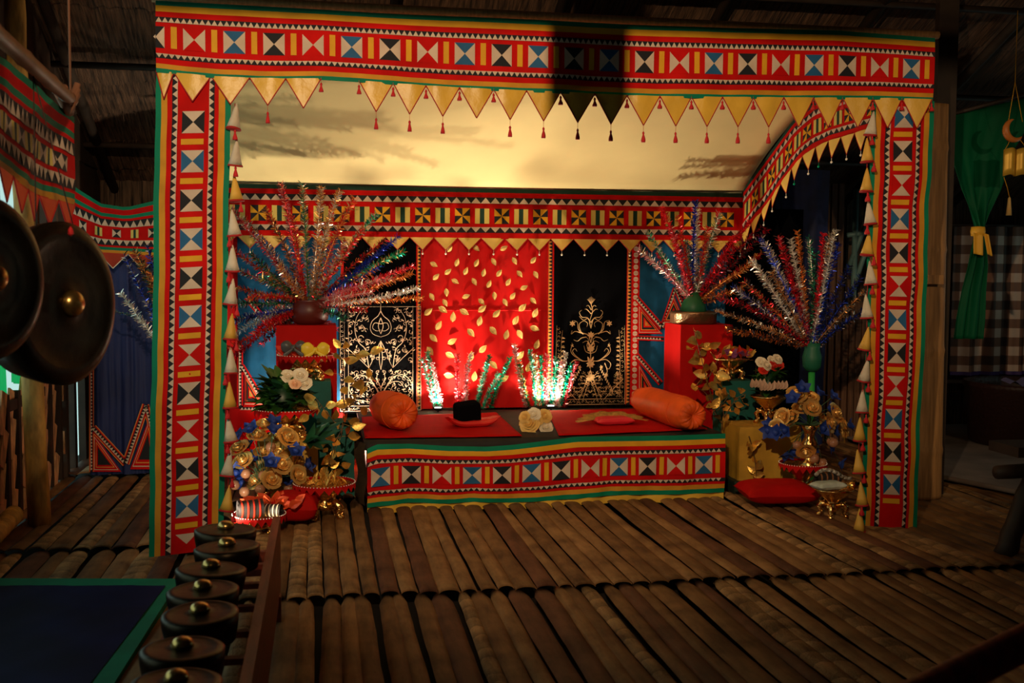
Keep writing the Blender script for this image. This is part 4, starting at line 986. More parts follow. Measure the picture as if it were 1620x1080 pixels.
# left trays
t1, c, r = tray('low brass footed tray of folded cloth by the foot of the left column', 410, 815, 78, 846, 5.76, zbase=0)
STR = mat('black_striped_cloth', (.02, .015, .015), .6)
def roll(label, c, r, L, ang, M1, M2, group=None, turns=2.2):
    root = thing('folded_cloth', label, 'cloth', c-V((0, 0, r)), group); rot = Matrix.Rotation(ang, 3, 'Z') @ Matrix.Rotation(pi/2, 3, 'Y')
    g = MB()
    def P(u, v): a = turns*2*pi*u; rr_ = r*(.25+.75*u)*(1+.04*sin(a*3+v*5)); return V(c)+rot @ V((rr_*cos(a), rr_*sin(a), L*(v-.5)))
    g.sheet(P, 60, 6, 0)
    for k in range(4):
        g.sheet(lambda u, v: P(.56+.44*u, .1+k*.23+.07*v)+(P(.56+.44*u, .1+k*.23)-V(c)).normalized()*.0015, 30, 1, 1)
    g.build('roll', [M1, M2], root)
roll('black and red rolled cloth at the left of the low brass tray', c+V((-.045, -.02, .045)), .058, .13, radians(15), STR, REDL)
roll('black and cream striped rolled cloth at the right of the low brass tray', c+V((.075, -.01, .030)), .040, .09, radians(-20), STR, WHT)
def crumple(label, c, R_, M, seed, n=26, cat='ribbon', name='crumpled_ribbon'):
    g = MB(); rr = random.Random(seed)
    for k in range(n):
        a = rr.uniform(0, 2*pi); p = V(c)+V((R_*rr.uniform(.1, 1)*cos(a), R_*.5*rr.uniform(.1, 1)*sin(a), rr.uniform(0, .03)))
        d = V((cos(a), .6*sin(a), rr.uniform(.2, 1.1))).normalized(); g.leaf(p, p+d*rr.uniform(.05, .09), rr.uniform(.03, .06), up=V((rr.uniform(-1, 1), -1, .5)), cup=rr.uniform(-.5, .5))
    return tag(g.build(name, M, None, V(c)), label, cat)
crumple('crumpled orange-red ribbon heaped over the low left brass tray', c+V((.07, .07, .02)), .13, mat('orange_red_foil', (.85, .10, .03), .35, .2), 3, 34)
t2, c, r = tray('brass footed tray with a scalloped red rim left of the bed', 513, 765, 92, 822, 6.08, zbase=0)
g = MB(); rr = random.Random(4)
for k in range(46):
    a = rr.uniform(0, 2*pi); q = c+V((r*.8*cos(a)*rr.random(), r*.8*sin(a)*rr.random(), .0)); g.leaf(q, q+V((rr.uniform(-.05, .05), rr.uniform(-.03, .03), rr.uniform(.03, .08))), .016)
tag(g.build('gold_fringe', GLEAF, None, c), 'gold fringe tips filling the scalloped red tray left of the bed', 'decoration')
t3, c3, r3 = tray('brass footed tray carrying green leaves and white roses on the left gold box', 453, 648, 92, 697, 6.47, zbase=zG+.002)
t4, c4, r4 = tray('small brass footed tray with bows on the left teal stand', 484, 563, 84, 603, 6.93, zbase=TL1+.002)
def leafy(label, c, R_, H, M, n, seed, L=.10, wd=.045, name='leaf_bouquet', flowers=(), upz=.4):
    root = thing(name, label, 'bouquet', c); g = MB(); rr = random.Random(seed)
    for k in range(n):
        a = rr.uniform(0, 2*pi); h = rr.random(); rad = R_*(.35+.5*rr.random())*(1-.4*h); b = V(c)+V((rad*.6*cos(a), rad*.6*sin(a), H*h))
        d = V((cos(a), sin(a), rr.uniform(-.35, .7+upz*h))).normalized(); g.leaf(b, b+d*L*rr.uniform(.8, 1.2), wd*rr.uniform(.8, 1.2), cup=rr.uniform(-.1, .25), smooth=True, mi=rr.choice((0, 0, 1)))
    g.lathe([(R_*.4, 0), (R_*.5, H*.3), (R_*.3, H*.9), (0, H)], c, 14, 1); g.build('leaves', [M, LEAFD], root)
    for q, rad, M2, nm in flowers:
        g = MB(); petal_rose(g, q, rad, V((sr(-.4, .4), -1, .7)), 0, q.x*50); g.build(nm, M2, root)
    return root
Yc = c3.y; leafy('green leaf bouquet with cream roses on the left upper brass tray', c3+V((-.02, 0, .0)), .20, .17, LEAFG, 120, 31, .13, .06,
     flowers=[(ay(456, 594, Yc-.12), .034, ROSEW, 'cream_rose'), (ay(475, 592, Yc-.12), .036, ROSEW, 'cream_rose'), (ay(467, 606, Yc-.15), .028, mat('peach_rose_petal', (.85, .50, .30), .5), 'peach_rose'), (ay(483, 606, Yc-.12), .032, ROSEW, 'cream_rose')])
def bow(label, c, w_, M, name='bow', cat='bow'):
    g = MB(); c = V(c)
    for sg in (1, -1):
        N_ = 16; vs = []                     # puffy loops
        for i in range(9):
            f = i/8; rx = .008+w_*.22*sin(pi*min(1, f*.93))**.8
            for j in range(N_):
                a = 2*pi*j/N_; vs.append(c+V((sg*w_*.52*f, rx*.45*cos(a)*(1+.12*sin(a*3)), rx*sin(a)*(1+.10*sin(a*4+f*5))+.012*f)))
        g.add(vs, [(i*N_+j, i*N_+(j+1) % N_, (i+1)*N_+(j+1) % N_, (i+1)*N_+j) for i in range(8) for j in range(N_)]+[tuple(8*N_+j for j in range(N_))], 0, True)
        g.solid_sheet(lambda u, v: c+V((sg*w_*.42*u, -.035-.01*u, -.05*u+.026*(v-.5)*(.5+u))), 8, 3, .002)
    g.lathe([(.002, .024), (.018, .014), (.018, -.014), (.002, -.024)], c-V((0, .01, 0)), 10)
    return tag(g.build(name, M, None, c), label, cat)
bow('grey-black shiny bow at the left of the topmost left tray', c4+V((-.075, -.06, .055)), .15, mat('grey_black_satin', (.07, .065, .07), .4))
bow('yellow satin bow at the right of the topmost left tray', c4+V((.06, -.08, .04)), .17, mat('lemon_satin', (.80, .55, .04), .4))
crumple('crumpled red ribbon bed on the topmost left tray', c4+V((0, 0, -.01)), .15, REDL, 8, 30)
# gold leaf branches
def branch(label, stems, leafpx, Y, seed, L=.06, M=GLEAF, wd=.62, name='gold_leaf_branch', dY=.08):
    rr = random.Random(seed); P = [[ay(u, v, Y+rr.uniform(-.03, .03)) for u, v in s] for s in stems]
    root = thing(name, label, 'branch', P[0][0]); g = MB(); allp = []
    for s in P:
        pts = []
        for i in range(len(s)-1):
            for k in range(5): pts.append(s[i].lerp(s[i+1], k/5))
        pts.append(s[-1]); allp += pts; g.tube(pts, [.004-.0025*i/len(pts) for i in range(len(pts))], 5)
    g.build('stem', mat('brown_twig', (.10, .05, .02), .6), root); g = MB()
    for u, v in leafpx:
        q = ay(u, v, Y+rr.uniform(-dY, dY)); n_ = min(allp, key=lambda t: (t-q).length); d = (q-n_); l = L*1.35*rr.uniform(.8, 1.2)
        d = (d.normalized() if d.length > .01 else V((rr.uniform(-1, 1), 0, rr.uniform(-1, 1))).normalized())+V((rr.uniform(-.35, .35), rr.uniform(-.4, .2), rr.uniform(-.2, .5))); d.normalize()
        g.leaf(q-d*l*.5, q+d*l*.5, l*wd, up=V((rr.uniform(-.6, .6), -1, rr.uniform(-.3, .6))), cup=rr.uniform(-.15, .3), smooth=True); g.tube([n_, q-d*l*.45], .0009, 3)
    g.build('leaves', M, root)
branch('gold leaf branch rising between the left offerings and the scroll panel', [[(540, 690), (545, 640), (538, 600), (548, 560)], [(545, 650), (575, 620), (582, 600)], [(540, 680), (515, 650), (500, 630)]],
       [(533, 543), (535, 563), (545, 570), (557, 570), (567, 562), (576, 560), (540, 585), (520, 590), (553, 602), (566, 608), (575, 618), (562, 628), (545, 618), (490, 628), (505, 650), (480, 662), (530, 655), (545, 660), (560, 665), (568, 673), (508, 683), (520, 690), (505, 705), (517, 727), (527, 720), (547, 545), (590, 600), (583, 590), (597, 555), (553, 635), (540, 640), (495, 640), (550, 680), (560, 690), (535, 672), (515, 655), (525, 640), (575, 650), (490, 700), (530, 700)], 6.25, 5, .062)
branch('gold fruit and leaf branch lying low in front of the left teal stand', [[(520, 735), (530, 700), (545, 670)]], [(515, 712), (525, 728), (535, 745), (512, 745), (540, 720), (548, 735), (530, 735)], 6.2, 9, .055)
branch('tall gold leaf branch in front of the right red pedestal', [[(1132, 650), (1118, 600), (1108, 560), (1098, 522)], [(1130, 640), (1115, 620), (1102, 612)], [(1135, 650), (1150, 630), (1165, 620)], [(1120, 600), (1140, 560)]],
       [(1098, 522), (1104, 530), (1108, 545), (1094, 540), (1090, 552), (1100, 560), (1112, 558), (1120, 548), (1126, 562), (1108, 572), (1098, 570), (1115, 582), (1128, 580), (1130, 592), (1118, 600), (1104, 605), (1108, 590), (1116, 612), (1128, 612), (1140, 610), (1136, 600), (1098, 612), (1144, 595), (1138, 620), (1122, 628), (1145, 625), (1110, 595), (1131, 545)], 6.75, 6, .07)
branch('shiny gold leaf branch beside the right bolster', [[(1140, 690), (1145, 655), (1140, 632)], [(1145, 660), (1165, 630), (1180, 622)], [(1142, 670), (1126, 645), (1120, 640)]],
       [(1122, 642), (1133, 637), (1128, 650), (1145, 640), (1138, 628), (1155, 636), (1150, 648), (1162, 630), (1170, 640), (1178, 628), (1172, 618), (1160, 650), (1148, 660), (1135, 658), (1166, 650), (1180, 640), (1158, 622), (1147, 618)], 6.5, 7, .055)
branch('gold leaf sprig hanging over the face of the right gold box', [[(1185, 690), (1192, 712), (1195, 735), (1198, 762)]], [(1182, 703), (1190, 708), (1197, 700), (1186, 715), (1193, 728), (1200, 735), (1190, 742), (1200, 750), (1196, 762), (1203, 762), (1188, 764)], 6.33, 8, .055, dY=.02)
# green frond at the left
g = MB(); b0 = ay(478, 700, 6.12); tips = [(545, 665), (540, 680), (520, 668), (505, 690), (530, 700), (498, 668), (490, 710), (512, 712)]
for i, (u, v) in enumerate(tips): g.leaf(b0+V((.02*i*.3, 0, 0)), ay(u, v, 6.02-.02*i), .045, cup=.08, up=V((.2, -1, .5)), smooth=True)
tag(g.build('green_frond', LEAFD, None, b0), 'dark green frond reaching right over the left gold box', 'leaf')

# blue and gold flower arrangements
BLUP = mat('blue_cloth_petal', (.012, .04, .26), .6, vary=.3); NUT = mat('brown_round_fruit', (.38, .17, .09), .35, vary=.2)
def arrangement(label, base, Y, heads, ground, seed, vase=True, spreadY=.12):
    rr = random.Random(seed); b = ay(base[0], base[1], Y); root = thing('flower_arrangement', label, 'flowers', (b.x, b.y, ground))
    if vase:
        H = b.z-ground; g = MB(); g.lathe([(.055, 0), (.06, .01), (.03, .03), (.022, H*.25), (.045, H*.45), (.05, H*.55), (.028, H*.7), (.035, H*.85), (.055, H), (.045, H)], (b.x, b.y, ground), 22, wob=lambda a, i: 1+.03*sin(a*10)); g.build('vase', BRASS, root)
    g = MB(); g2 = []
    for k, (u, v, t) in enumerate(heads):
        p = ay(u, v, Y+rr.uniform(-spreadY, spreadY)); d = p-b; f = (d.normalized()+V((rr.uniform(-.4, .4), -.7, rr.uniform(-.1, .5)))).normalized()
        g.tube([b, b.lerp(p, .5)+V((0, 0, .03)), p], .0022, 4)
        m2 = MB()
        if t == 'g': petal_rose(m2, p, rr.uniform(.046, .056), f, 0, k, rings=((.3, 3, .5), (.62, 4, .32), (1.0, 5, .02))); m2.build('gold_rose', ROSEG, root)
        elif t == 'b':
            s = f.orthogonal().normalized(); q = f.cross(s)
            for j in range(5):
                a = 2*pi*j/5; dd = (s*cos(a)+q*sin(a)+f*.7).normalized(); m2.leaf(p-f*.015, p-f*.015+dd*rr.uniform(.055, .07), .048, up=f, cup=-.25, smooth=True)
            m2.lathe([(.001, .018), (.016, .012), (.020, 0), (.012, -.016), (.003, -.022)], p, 10); m2.build('blue_bud', BLUP, root)
        else:
            m2.lathe([(.0005, .026), (.016, .025), (.028, .010), (.029, -.007), (.019, -.024), (.0005, -.030)], p, 14); m2.build('round_fruit', NUT, root)
    g.build('stems', mat('green_wire_stem', (.05, .12, .06), .5), root)
LH = [(v[0]/3+340, v[1]/3+500, v[2]) for v in [(170,535,'b'),(280,500,'b'),(105,570,'b'),(155,610,'b'),(190,670,'b'),(365,620,'b'),(385,640,'b'),(130,790,'b'),(265,690,'b'),(410,700,'b'),(160,690,'b'),(280,540,'b'),(335,780,'b'),(100,740,'b'),(215,765,'b'),(440,705,'b'),
      (235,510,'g'),(200,560,'g'),(110,620,'g'),(130,680,'g'),(320,700,'g'),(350,720,'g'),(405,700,'g'),(270,770,'g'),(350,570,'g'),(190,775,'g'),(400,750,'g'),(230,640,'g'),(300,650,'g'),(265,620,'n'),(145,745,'n'),(180,700,'n'),(95,800,'n'),(215,822,'n'),(350,820,'n'),(388,800,'n'),(230,755,'n'),(140,832,'n'),(120,700,'n'),(300,730,'n'),(250,800,'n')]]
arrangement('mass of blue buds, gold roses and brown round fruit beside the left column', (420, 775), 6.16, LH, 0., 41)
RH = [(v[0]/2.841+1060, v[1]/2.841+480, v[2]) for v in [(595,380,'b'),(550,425,'b'),(675,400,'b'),(735,415,'b'),(720,470,'b'),(810,545,'b'),(450,545,'b'),(475,580,'b'),(515,570,'b'),(440,570,'b'),(525,680,'b'),(560,665,'b'),(640,655,'b'),(770,720,'b'),(730,640,'b'),(745,575,'b'),(690,560,'b'),
      (630,420,'g'),(590,465,'g'),(570,405,'g'),(640,465,'g'),(540,510,'g'),(500,510,'g'),(690,525,'g'),(685,550,'g'),(725,535,'g'),(750,490,'g'),(780,540,'g'),(785,580,'g'),(610,668,'g'),(480,560,'g'),(570,635,'n'),(655,665,'n'),(650,695,'n'),(685,715,'n'),(725,620,'n'),(735,625,'n')]]
t5, c5, r5 = tray('red-rimmed brass tray under the right brass flower vase', 1270, 734, 76, 785, 6.15, zbase=0)
arrangement('blue buds and gold roses in an ornate brass vase on the right red-rimmed tray', (1281, 672), 6.15, RH, c5.z-.01, 43, spreadY=.10)
t6, c6, r6 = tray('brass footed tray of folded cloths beside the right column', 1318, 772, 72, 822, 5.66, rim=False, zbase=0)
g = MB(); puff(g, c6+V((-.04, -.02, .0)), .19, .12, .045, .2); tag(g.build('white_cloth_packet', mat('pale_green_white_cloth', (.55, .62, .55), .6, vary=.4), None, c6), 'pale folded cloth packet at the front of the rightmost brass tray', 'cloth')
roll('black folded cloth on the rightmost brass tray', c6+V((-.01, .05, .055)), .038, .15, radians(5), STR, mat('brown_trim', (.25, .10, .04)))
g = MB(); pts = [c6+V((-.10+.025*i, .02+.012*sin(i), .075+.028*sin(i*.55))) for i in range(10)]
for i in range(9): g.tube([pts[i], pts[i+1]], .011, 8)
tag(g.build('beaded_cord', mat('cream_dark_cord', (.40, .36, .30), .6, vary=.8, scale=90), None, c6), 'twisted black and cream cord across the rightmost brass tray', 'cord')
g = MB(); q = c6+V((.075, -.03, .01)); g.tube([q, q+V((.05, -.01, .02))], .024, 12); tag(g.build('gold_wrapped_packet', GOLD, None, q), 'small gold and white wrapped packet at the right edge of the rightmost tray', 'packet')
t7, c7, r7 = tray('brass footed tray carrying green leaves and cream roses on the right gold box', 1216, 626, 64, 672, 6.52, rim=False, zbase=zGR+.002)
leafy('green leaf bouquet topped with cream roses on the right brass tray', c7, .12, .16, LEAFG, 80, 33, .085, .042, flowers=[(ay(1205, 572, 6.47), .030, ROSEW, 'cream_rose'), (ay(1214, 577, 6.45), .030, ROSEW, 'cream_rose'), (ay(1231, 567, 6.47), .028, ROSEW, 'cream_rose'), (ay(1222, 569, 6.49), .026, ROSEW, 'cream_rose'), (ay(1224, 578, 6.46), .028, REDL, 'red_rose'), (ay(1208, 584, 6.45), .026, REDL, 'red_rose'), (ay(1233, 577, 6.47), .024, REDL, 'red_rose')])
PINKP = mat('pinkish_cream_petal', (.62, .40, .28), .5)
for k, (u, v) in enumerate(((1212, 613), (1232, 611), (1197, 608))):
    g = MB(); q = ay(u, v, 6.36)
    for j in range(4): g.leaf(q+V((-.03+.02*j, 0, -.02)), q+V((-.04+.028*j, -.02, .04)), .04, up=V((0, -1, .2)), cup=.2, smooth=True)
    tag(g.build('folded_petals', PINKP, None, q), ['pinkish folded petals at the front of the right leaf bouquet', 'pinkish folded petals at the right of the right leaf bouquet', 'pinkish folded petals at the left of the right leaf bouquet'][k], 'petals')
t8, c8, r8 = tray('topmost right brass footed tray on the teal stand', 1157, 567, 62, 601, 6.88, rim=False, zbase=zTR+.002)
root = thing('gift_bouquet', 'purple, red and gold ribbon flowers on the topmost right tray', 'bouquet', c8)
rr = random.Random(12)
for nm, M2, n in (('purple_petals', mat('purple_foil', (.16, .03, .12), .4), 12), ('gold_petals', GLEAF, 12), ('red_petals', REDL, 14)):
    g = MB()
    for k in range(n):
        a = rr.uniform(0, 2*pi); q = c8+V((.13*rr.uniform(-1, 1), rr.uniform(-.08, .08), rr.uniform(.0, .05))); d = V((cos(a), -.5, rr.uniform(.1, 1))).normalized(); g.leaf(q, q+d*rr.uniform(.05, .08), .04, cup=.2, up=V((0, -1, .5)))
    g.build(nm, M2, root)
g = MB(); q = c8+V((.17, -.02, -.01)); g.tube([q+V((-.05, 0, 0)), q, q-V((.0, 0, .17))], .0018, 4); g.build('hanging_wire', BRASS, root)

# floodlight fixtures
for i, (p, e, t, c) in enumerate(FLOOD):
    d = (V(t)-V(p)).normalized(); q = V(p)-d*(.045 if i < 2 else .012); rot = d.to_track_quat('Z', 'Y').to_matrix()
    nm = ['small glaring floodlight on the floor at the foot of the left column', 'small floodlight hidden left of the bed head', 'small floodlight behind the black velvet block', 'small floodlight behind the rose bouquet'][i]
    root = thing('floodlight', nm, 'lamp', q-V((0, 0, .05)))
    g = MB(); g.lathe([(.012, -.05 if i < 2 else -.012), (.028, -.045 if i < 2 else -.010), (.034, .0), (.036, .012), (.032, .012), (.028, .004)], q, 18, rot=rot); g.tube([q-d*.03, V((q.x, q.y, 0.0 if i < 2 else BZ+.012))], .005, 6); g.build('housing', BLACK, root)
    g = MB(); g.lathe([(.030, .006), (.026, .016), (.015, .024), (.001, .027)] if i == 0 else [(.028, .004), (.02, .006), (.001, .007)], q, 18, rot=rot); g.build('lens', mat('flood_lens', (1, 1, 1), .3, emit=((1, .85, .55), 60)), root)
# ================================================================ LEFT SIDE: BANNERS, CURTAIN, GONGS
S3 = [(0, .07, 4), (.07, .18, 0), (.18, .25, 4), (.25, .48, 0), (.48, .67, 0), (.67, .87, 0), (.87, .93, 4), (.93, 1, 6)]
def pxbanner(name, label, Yof, top, bot, u0, u1, seq, tip, tipcol, npen, first=.12, pt=.13, wave=.02, trim=CORD, sch=S3):
    Pt = [(u, ay(u, interp(top, u), Yof(u)), ay(u, interp(bot, u), Yof(u))) for u in [u0+(u1-u0)*i/60 for i in range(61)]]
    cum = [0]
    for a, b in zip(Pt, Pt[1:]): cum.append(cum[-1]+((b[1]-a[1])).length)
    L = cum[-1]
    def P(s, t, lift):
        f = min(max(s, 0), L); i = 0
        while i < 59 and cum[i+1] < f: i += 1
        k = (f-cum[i])/max(1e-9, cum[i+1]-cum[i]); a = Pt[i][1].lerp(Pt[i+1][1], k); b = Pt[i][2].lerp(Pt[i+1][2], k)
        d = (Pt[i+1][1]-Pt[i][1]).normalized(); n_ = V((d.y, -d.x, 0)).normalized(); q = a.lerp(b, t)
        return q+n_*(lift+wave*noise1(s*5+t*.8, u0)*(.4+.6*t))
    root = thing(name, label, 'banner', P(L/2, 1, 0)); H = (Pt[30][1]-Pt[30][2]).length
    mb = MB(); banner(mb, P, L, seq, first, pt, sch, .045, ((.30, .44), (.71, .83)), (.49, .66), H*1.0, False)
    mb.build('banner_cloth', BM, root)
    for i in range(npen):
        a, b = P(L*i/npen, .99, .002), P(L*(i+1)/npen, .99, .002)
        t = (a+b)/2-V((0, 0, tip)); pn = pennant(a, b, t, root, tipcol, trim, None, i, .006)
        if i % 2 == 0: tassel(t, pn, .04, .03, BRONZE, .012)
    return root
ORR = mat('orange_red_cotton', (.60, .05, .015), .6, vary=.2)
pxbanner('wall_banner', 'patchwork banner slung in the left foreground with red pennants', lambda u: 3.30+(u+60)/180*1.1, [(-60, 40), (0, 88), (60, 138), (118, 186)], [(-60, 240), (0, 266), (40, 300), (72, 312), (118, 325)],
         -60, 118, 'kskskskskskskskk', .10, ORR, 7, .06, .062)
pxbanner('wall_banner', 'patchwork banner between the hanging gongs and the left banner column', lambda u: 7.40, [(108, 288), (125, 300), (160, 322), (200, 328), (250, 316)], [(108, 392), (125, 396), (160, 400), (200, 402), (250, 406)],
         112, 250, 'kskskskskskskk', .10, ORR, 3, .09, .115, .012, CWHT)
NAVY = mat('navy_curtain', (.012, .022, .11), .7, vary=.3, scale=2.5, bump=.3, bscale=3)
a, b = ay(143, 746, 7.52), ay(262, 742, 7.52); zt = ay(190, 340, 7.52).z
root = thing('navy_curtain', 'navy blue curtain with a red zigzag patchwork hem at the left rear', 'curtain', ((a.x+b.x)/2, 7.52, 0))
g = MB(); g.sheet(lambda u, v: V((a.x+(b.x-a.x)*u, 7.52+.02*noise1(u*9, 3)*(.3+v)+.008*noise1(u*30+v*3, 1), zt*(1-v)+.008)), 50, 24); g.build('cloth', NAVY, root)
g = MB(); YY = 7.49
for t in (((147, 684), (147, 746), (192, 746)), ((206, 742), (238, 655), (250, 742))): nest(g, [ay(u, v, YY) for u, v in t], YY, (1.0, .86, .80, .66, .60, .46), (0, 1, 0, 3, 0, 2))
for (u0, v0), (u1, v1), w_ in (((145, 400), (145, 746), .03), ((147, 676), (199, 733), .05), ((199, 733), (231, 640), .05), ((231, 640), (245, 700), .04)):
    p, q = ay(u0, v0, YY), ay(u1, v1, YY); d = (q-p).normalized(); n_ = V((-d.z, 0, d.x))*w_/2; L_ = (q-p).length
    for k, (e, mi) in enumerate(((1, 3), (.8, 0), (.5, 2))): g.add([V((r.x, YY-.002-.001*k, r.z)) for r in (p-n_*e, q-n_*e, q+n_*e, p+n_*e)], [(0, 1, 2, 3)], mi)
    s = 0
    while s+.022 < L_: g.add([V((r.x, YY-.0052, r.z)) for r in (p+d*s-n_*.42, p+d*(s+.022)-n_*.42, p+d*(s+.011)+n_*.42)], [(0, 1, 2)], 1); s += .022
g.build('zigzag_hem', NM, root)
# green cloth and striped strip hanging in the window opening
def translucent(M, col, f=.5):
    N = M.node_tree.nodes; L = M.node_tree.links; t = N.new('ShaderNodeBsdfTranslucent'); t.inputs[0].default_value = (*col, 1)
    mx = N.new('ShaderNodeMixShader'); mx.inputs[0].default_value = f; L.new(N['Principled BSDF'].outputs[0], mx.inputs[1]); L.new(t.outputs[0], mx.inputs[2]); L.new(mx.outputs[0], N['Material Output'].inputs[0])
GC = mat('bright_green_cloth', (.02, .50, .16), .7); translucent(GC, (.03, .75, .22), .6); translucent(ORR, (.75, .05, .01), .45)
g = MB(); p0 = ax(-25, 560, LW-.10)
for y0, y1, z1, z0 in ((p0.y, p0.y+.42, 1.05, .60), (p0.y+.52, p0.y+.78, 1.05, .72)):
    g.sheet(lambda u, v: V((LW-.10+.02*sin(u*12), y0+(y1-y0)*(u+.15*v*(u-.5)), z1+(z0-z1)*v-.05*v*u)), 16, 8)
tag(g.build('green_cloth', GC, None, V((LW-.1, p0.y+.3, .6))), 'bright green cloth hanging in the left window opening', 'cloth')
g = MB(); g.tube([(LW-.10, p0.y-.6, 1.055), (LW-.10, 7.4, 1.055)], .01, 6); tag(g.build('window_rod', WOODD, None, V((LW-.1, 6.6, 1.05))), 'thin dark rod across the left window opening', 'rod')

# bamboo pole that carries the front left banner and the gongs
pa, pb2 = ay(-90, -22, 2.6), ay(112, 158, 4.35)
pole = thing('bamboo_pole', 'brown bamboo pole slanting over the hanging gongs at upper left', 'pole', (pa+pb2)/2)
n = 24; pts = [pa.lerp(pb2, i/n) for i in range(n+1)]
g = MB(); g.tube(pts, [.024+(.004 if i % 6 == 0 else 0) for i in range(n+1)], 12); g.build('cane', mat('brown_bamboo', (.20, .09, .04), .5, vary=.3), pole)
g = MB()
for k in range(3): g.tube([pb2+V((-.03+.015*k, -.12, .03)), pb2+V((0, -.05+.01*k, -.045)), pb2+V((.03, -.02, .02+.02*k))], [.016, .022, .012], 8)
g.tube([pb2, pb2+V((0, 0, 1.55))], .005, 5); g.build('lashing', mat('jute_lashing', (.20, .08, .04), .8), pole)
g = MB(); g.tube([pa+V((0, .3, 0)), pa+V((0, .3, 2.2))], .006, 5); g.build('rope', MATS['jute_lashing'], pole)
def gong_mesh(R_, depth, boss=.2, hb=.14):
    """face looks along +z; the rim runs back and inwards"""
    return [(0.0, R_*hb), (R_*boss*.45, R_*hb*.95), (R_*boss*.78, R_*hb*.76), (R_*boss*.97, R_*hb*.42), (R_*boss*1.02, R_*.02), (R_*boss*1.25, R_*.005), (R_*.45, -R_*.0), (R_*.50, R_*.012), (R_*.78, -R_*.018), (R_*.80, -R_*.004), (R_*.93, -R_*.03), (R_, -R_*.07), (R_*.985, -depth*.4), (R_*.90, -depth), (R_*.86, -depth), (R_*.93, -R_*.12), (R_*.5, -R_*.05), (0., -R_*.03)]
def gong(name, label, c, R_, depth, rot, boss=.2, hb=.14, group=None, base=None):
    root = thing(name, label, 'gong', base if base is not None else c, group); pr = gong_mesh(R_, depth, boss, hb)
    g = MB(); g.lathe(pr[4:], c, 56, 0, rot=rot); g.build('rim', BRONZE, root)
    g = MB(); g.lathe(pr[:5], c, 28, 0, rot=rot); g.build('boss', BOSS, root)
    return root
def facing(n_): return V(n_).to_track_quat('Z', 'Y').to_matrix()
n_ = V((.90, -.42, .02)).normalized()
for lab, (u, v), Y, R_, dep in (('large bronze gong hanging nearer the left picture edge', (-12, 440), 3.0, .217, .12), ('large bossed bronze gong hanging left of the canopy, complete in view', (110, 480), 3.62, .262, .15)):
    c = ay(u, v, Y); root = gong('hanging_gong', lab, c, R_, dep, facing(n_), .17, .16)
    q = facing(n_); top = c+V((0, 0, R_*.93))-n_*dep*.5; f = (c.y-pa.y)/(pb2.y-pa.y); pp_ = pa.lerp(pb2, f)-V((0, 0, .03))
    g = MB()
    for s in (-1, 1):
        a = c+q @ V((s*R_*.30, R_*.9, -dep*.3)) if False else c+V((-n_.y*s*R_*.35, n_.x*s*R_*.35, R_*.90))-n_*dep*.3
        g.tube([a, (a+pp_)/2, pp_], .0022, 5)
    g.build('cord', mat('dark_cord', (.03, .015, .01), .8), root)
    g = MB(); t = c+n_*.01+V((0, 0, R_*.90)); g.lathe([(.001, .01), (.008, 0), (.010, -.015), (.001, -.022)], t, 8); g.build('red_tag', TASS, root)

# row of small gongs on a low rack
GS = [(357, 835, 97), (359, 862, 98), (334, 897, 110), (320, 932, 114), (316, 967, 122), (287, 1027, 130), (280, 1073, 139)]
POSW = ['farthest of the row, beside the floodlight', 'second from the far end of the row', 'third from the far end of the row', 'with a bright rim highlight, fourth from the far end', 'fifth from the far end, above the lit gap in the rack', 'second nearest of the row', 'nearest of the row, cut by the bottom edge']
ZR = .345
rk = thing('gong_rack', 'low red-brown wooden rack holding the row of small gongs', 'rack', (-.35, 3.3, 0))
g = MB(); g.box((-.195, 3.22, .23), (.030, 2.5, .30)); g.build('side_board', WOODR, rk)
g = MB(); g.box((-.50, 3.22, .20), (.03, 2.5, .05)); g.build('side_board', WOODR, rk)
for y in (4.42, 2.02): g = MB(); g.box((-.36, y, .20), (.30, .03, .10)); g.build('end_board', WOODR, rk)
for y in (4.30, 2.15, 3.2):
    for x in (-.195, -.50): g = MB(); g.box((x, y, .05), (.045, .05, .10)); g.build('leg', WOODR, rk)
for y in (4.25, 3.99, 3.72, 3.46, 3.22, 2.96, 2.70, 2.48): g = MB(); g.box((-.355, y, .235), (.29, .03, .02)); g.build('cross_bar', WOODT if 2.9 < y < 3.0 else WOODR, rk)
for i, (u, v, wp) in enumerate(GS):
    c = az(u, v, .42); rr = random.Random(i); c.x = max(-.40, min(-.33, c.x)); c.y += (0, 0, 0, .012, 0, .02, -.01)[i]
    nv = V((rr.uniform(-.05, .05), rr.uniform(-.05, .04), 1)).normalized()
    gong('small_gong', 'small bossed bronze gong '+POSW[i], c, (.115, .115, .114, .1085, .1085, .108, .108)[i], .085, facing(nv), .27, .25, 'small gongs on the low rack', V((c.x, c.y, c.z-.085)))
g = MB()
for x in (-.42, -.30): g.tube([(x, 4.42, .31), (x, 2.02, .31)], .005, 6)
g.build('support_cord', mat('dark_cord', (.03, .015, .01), .8), rk)

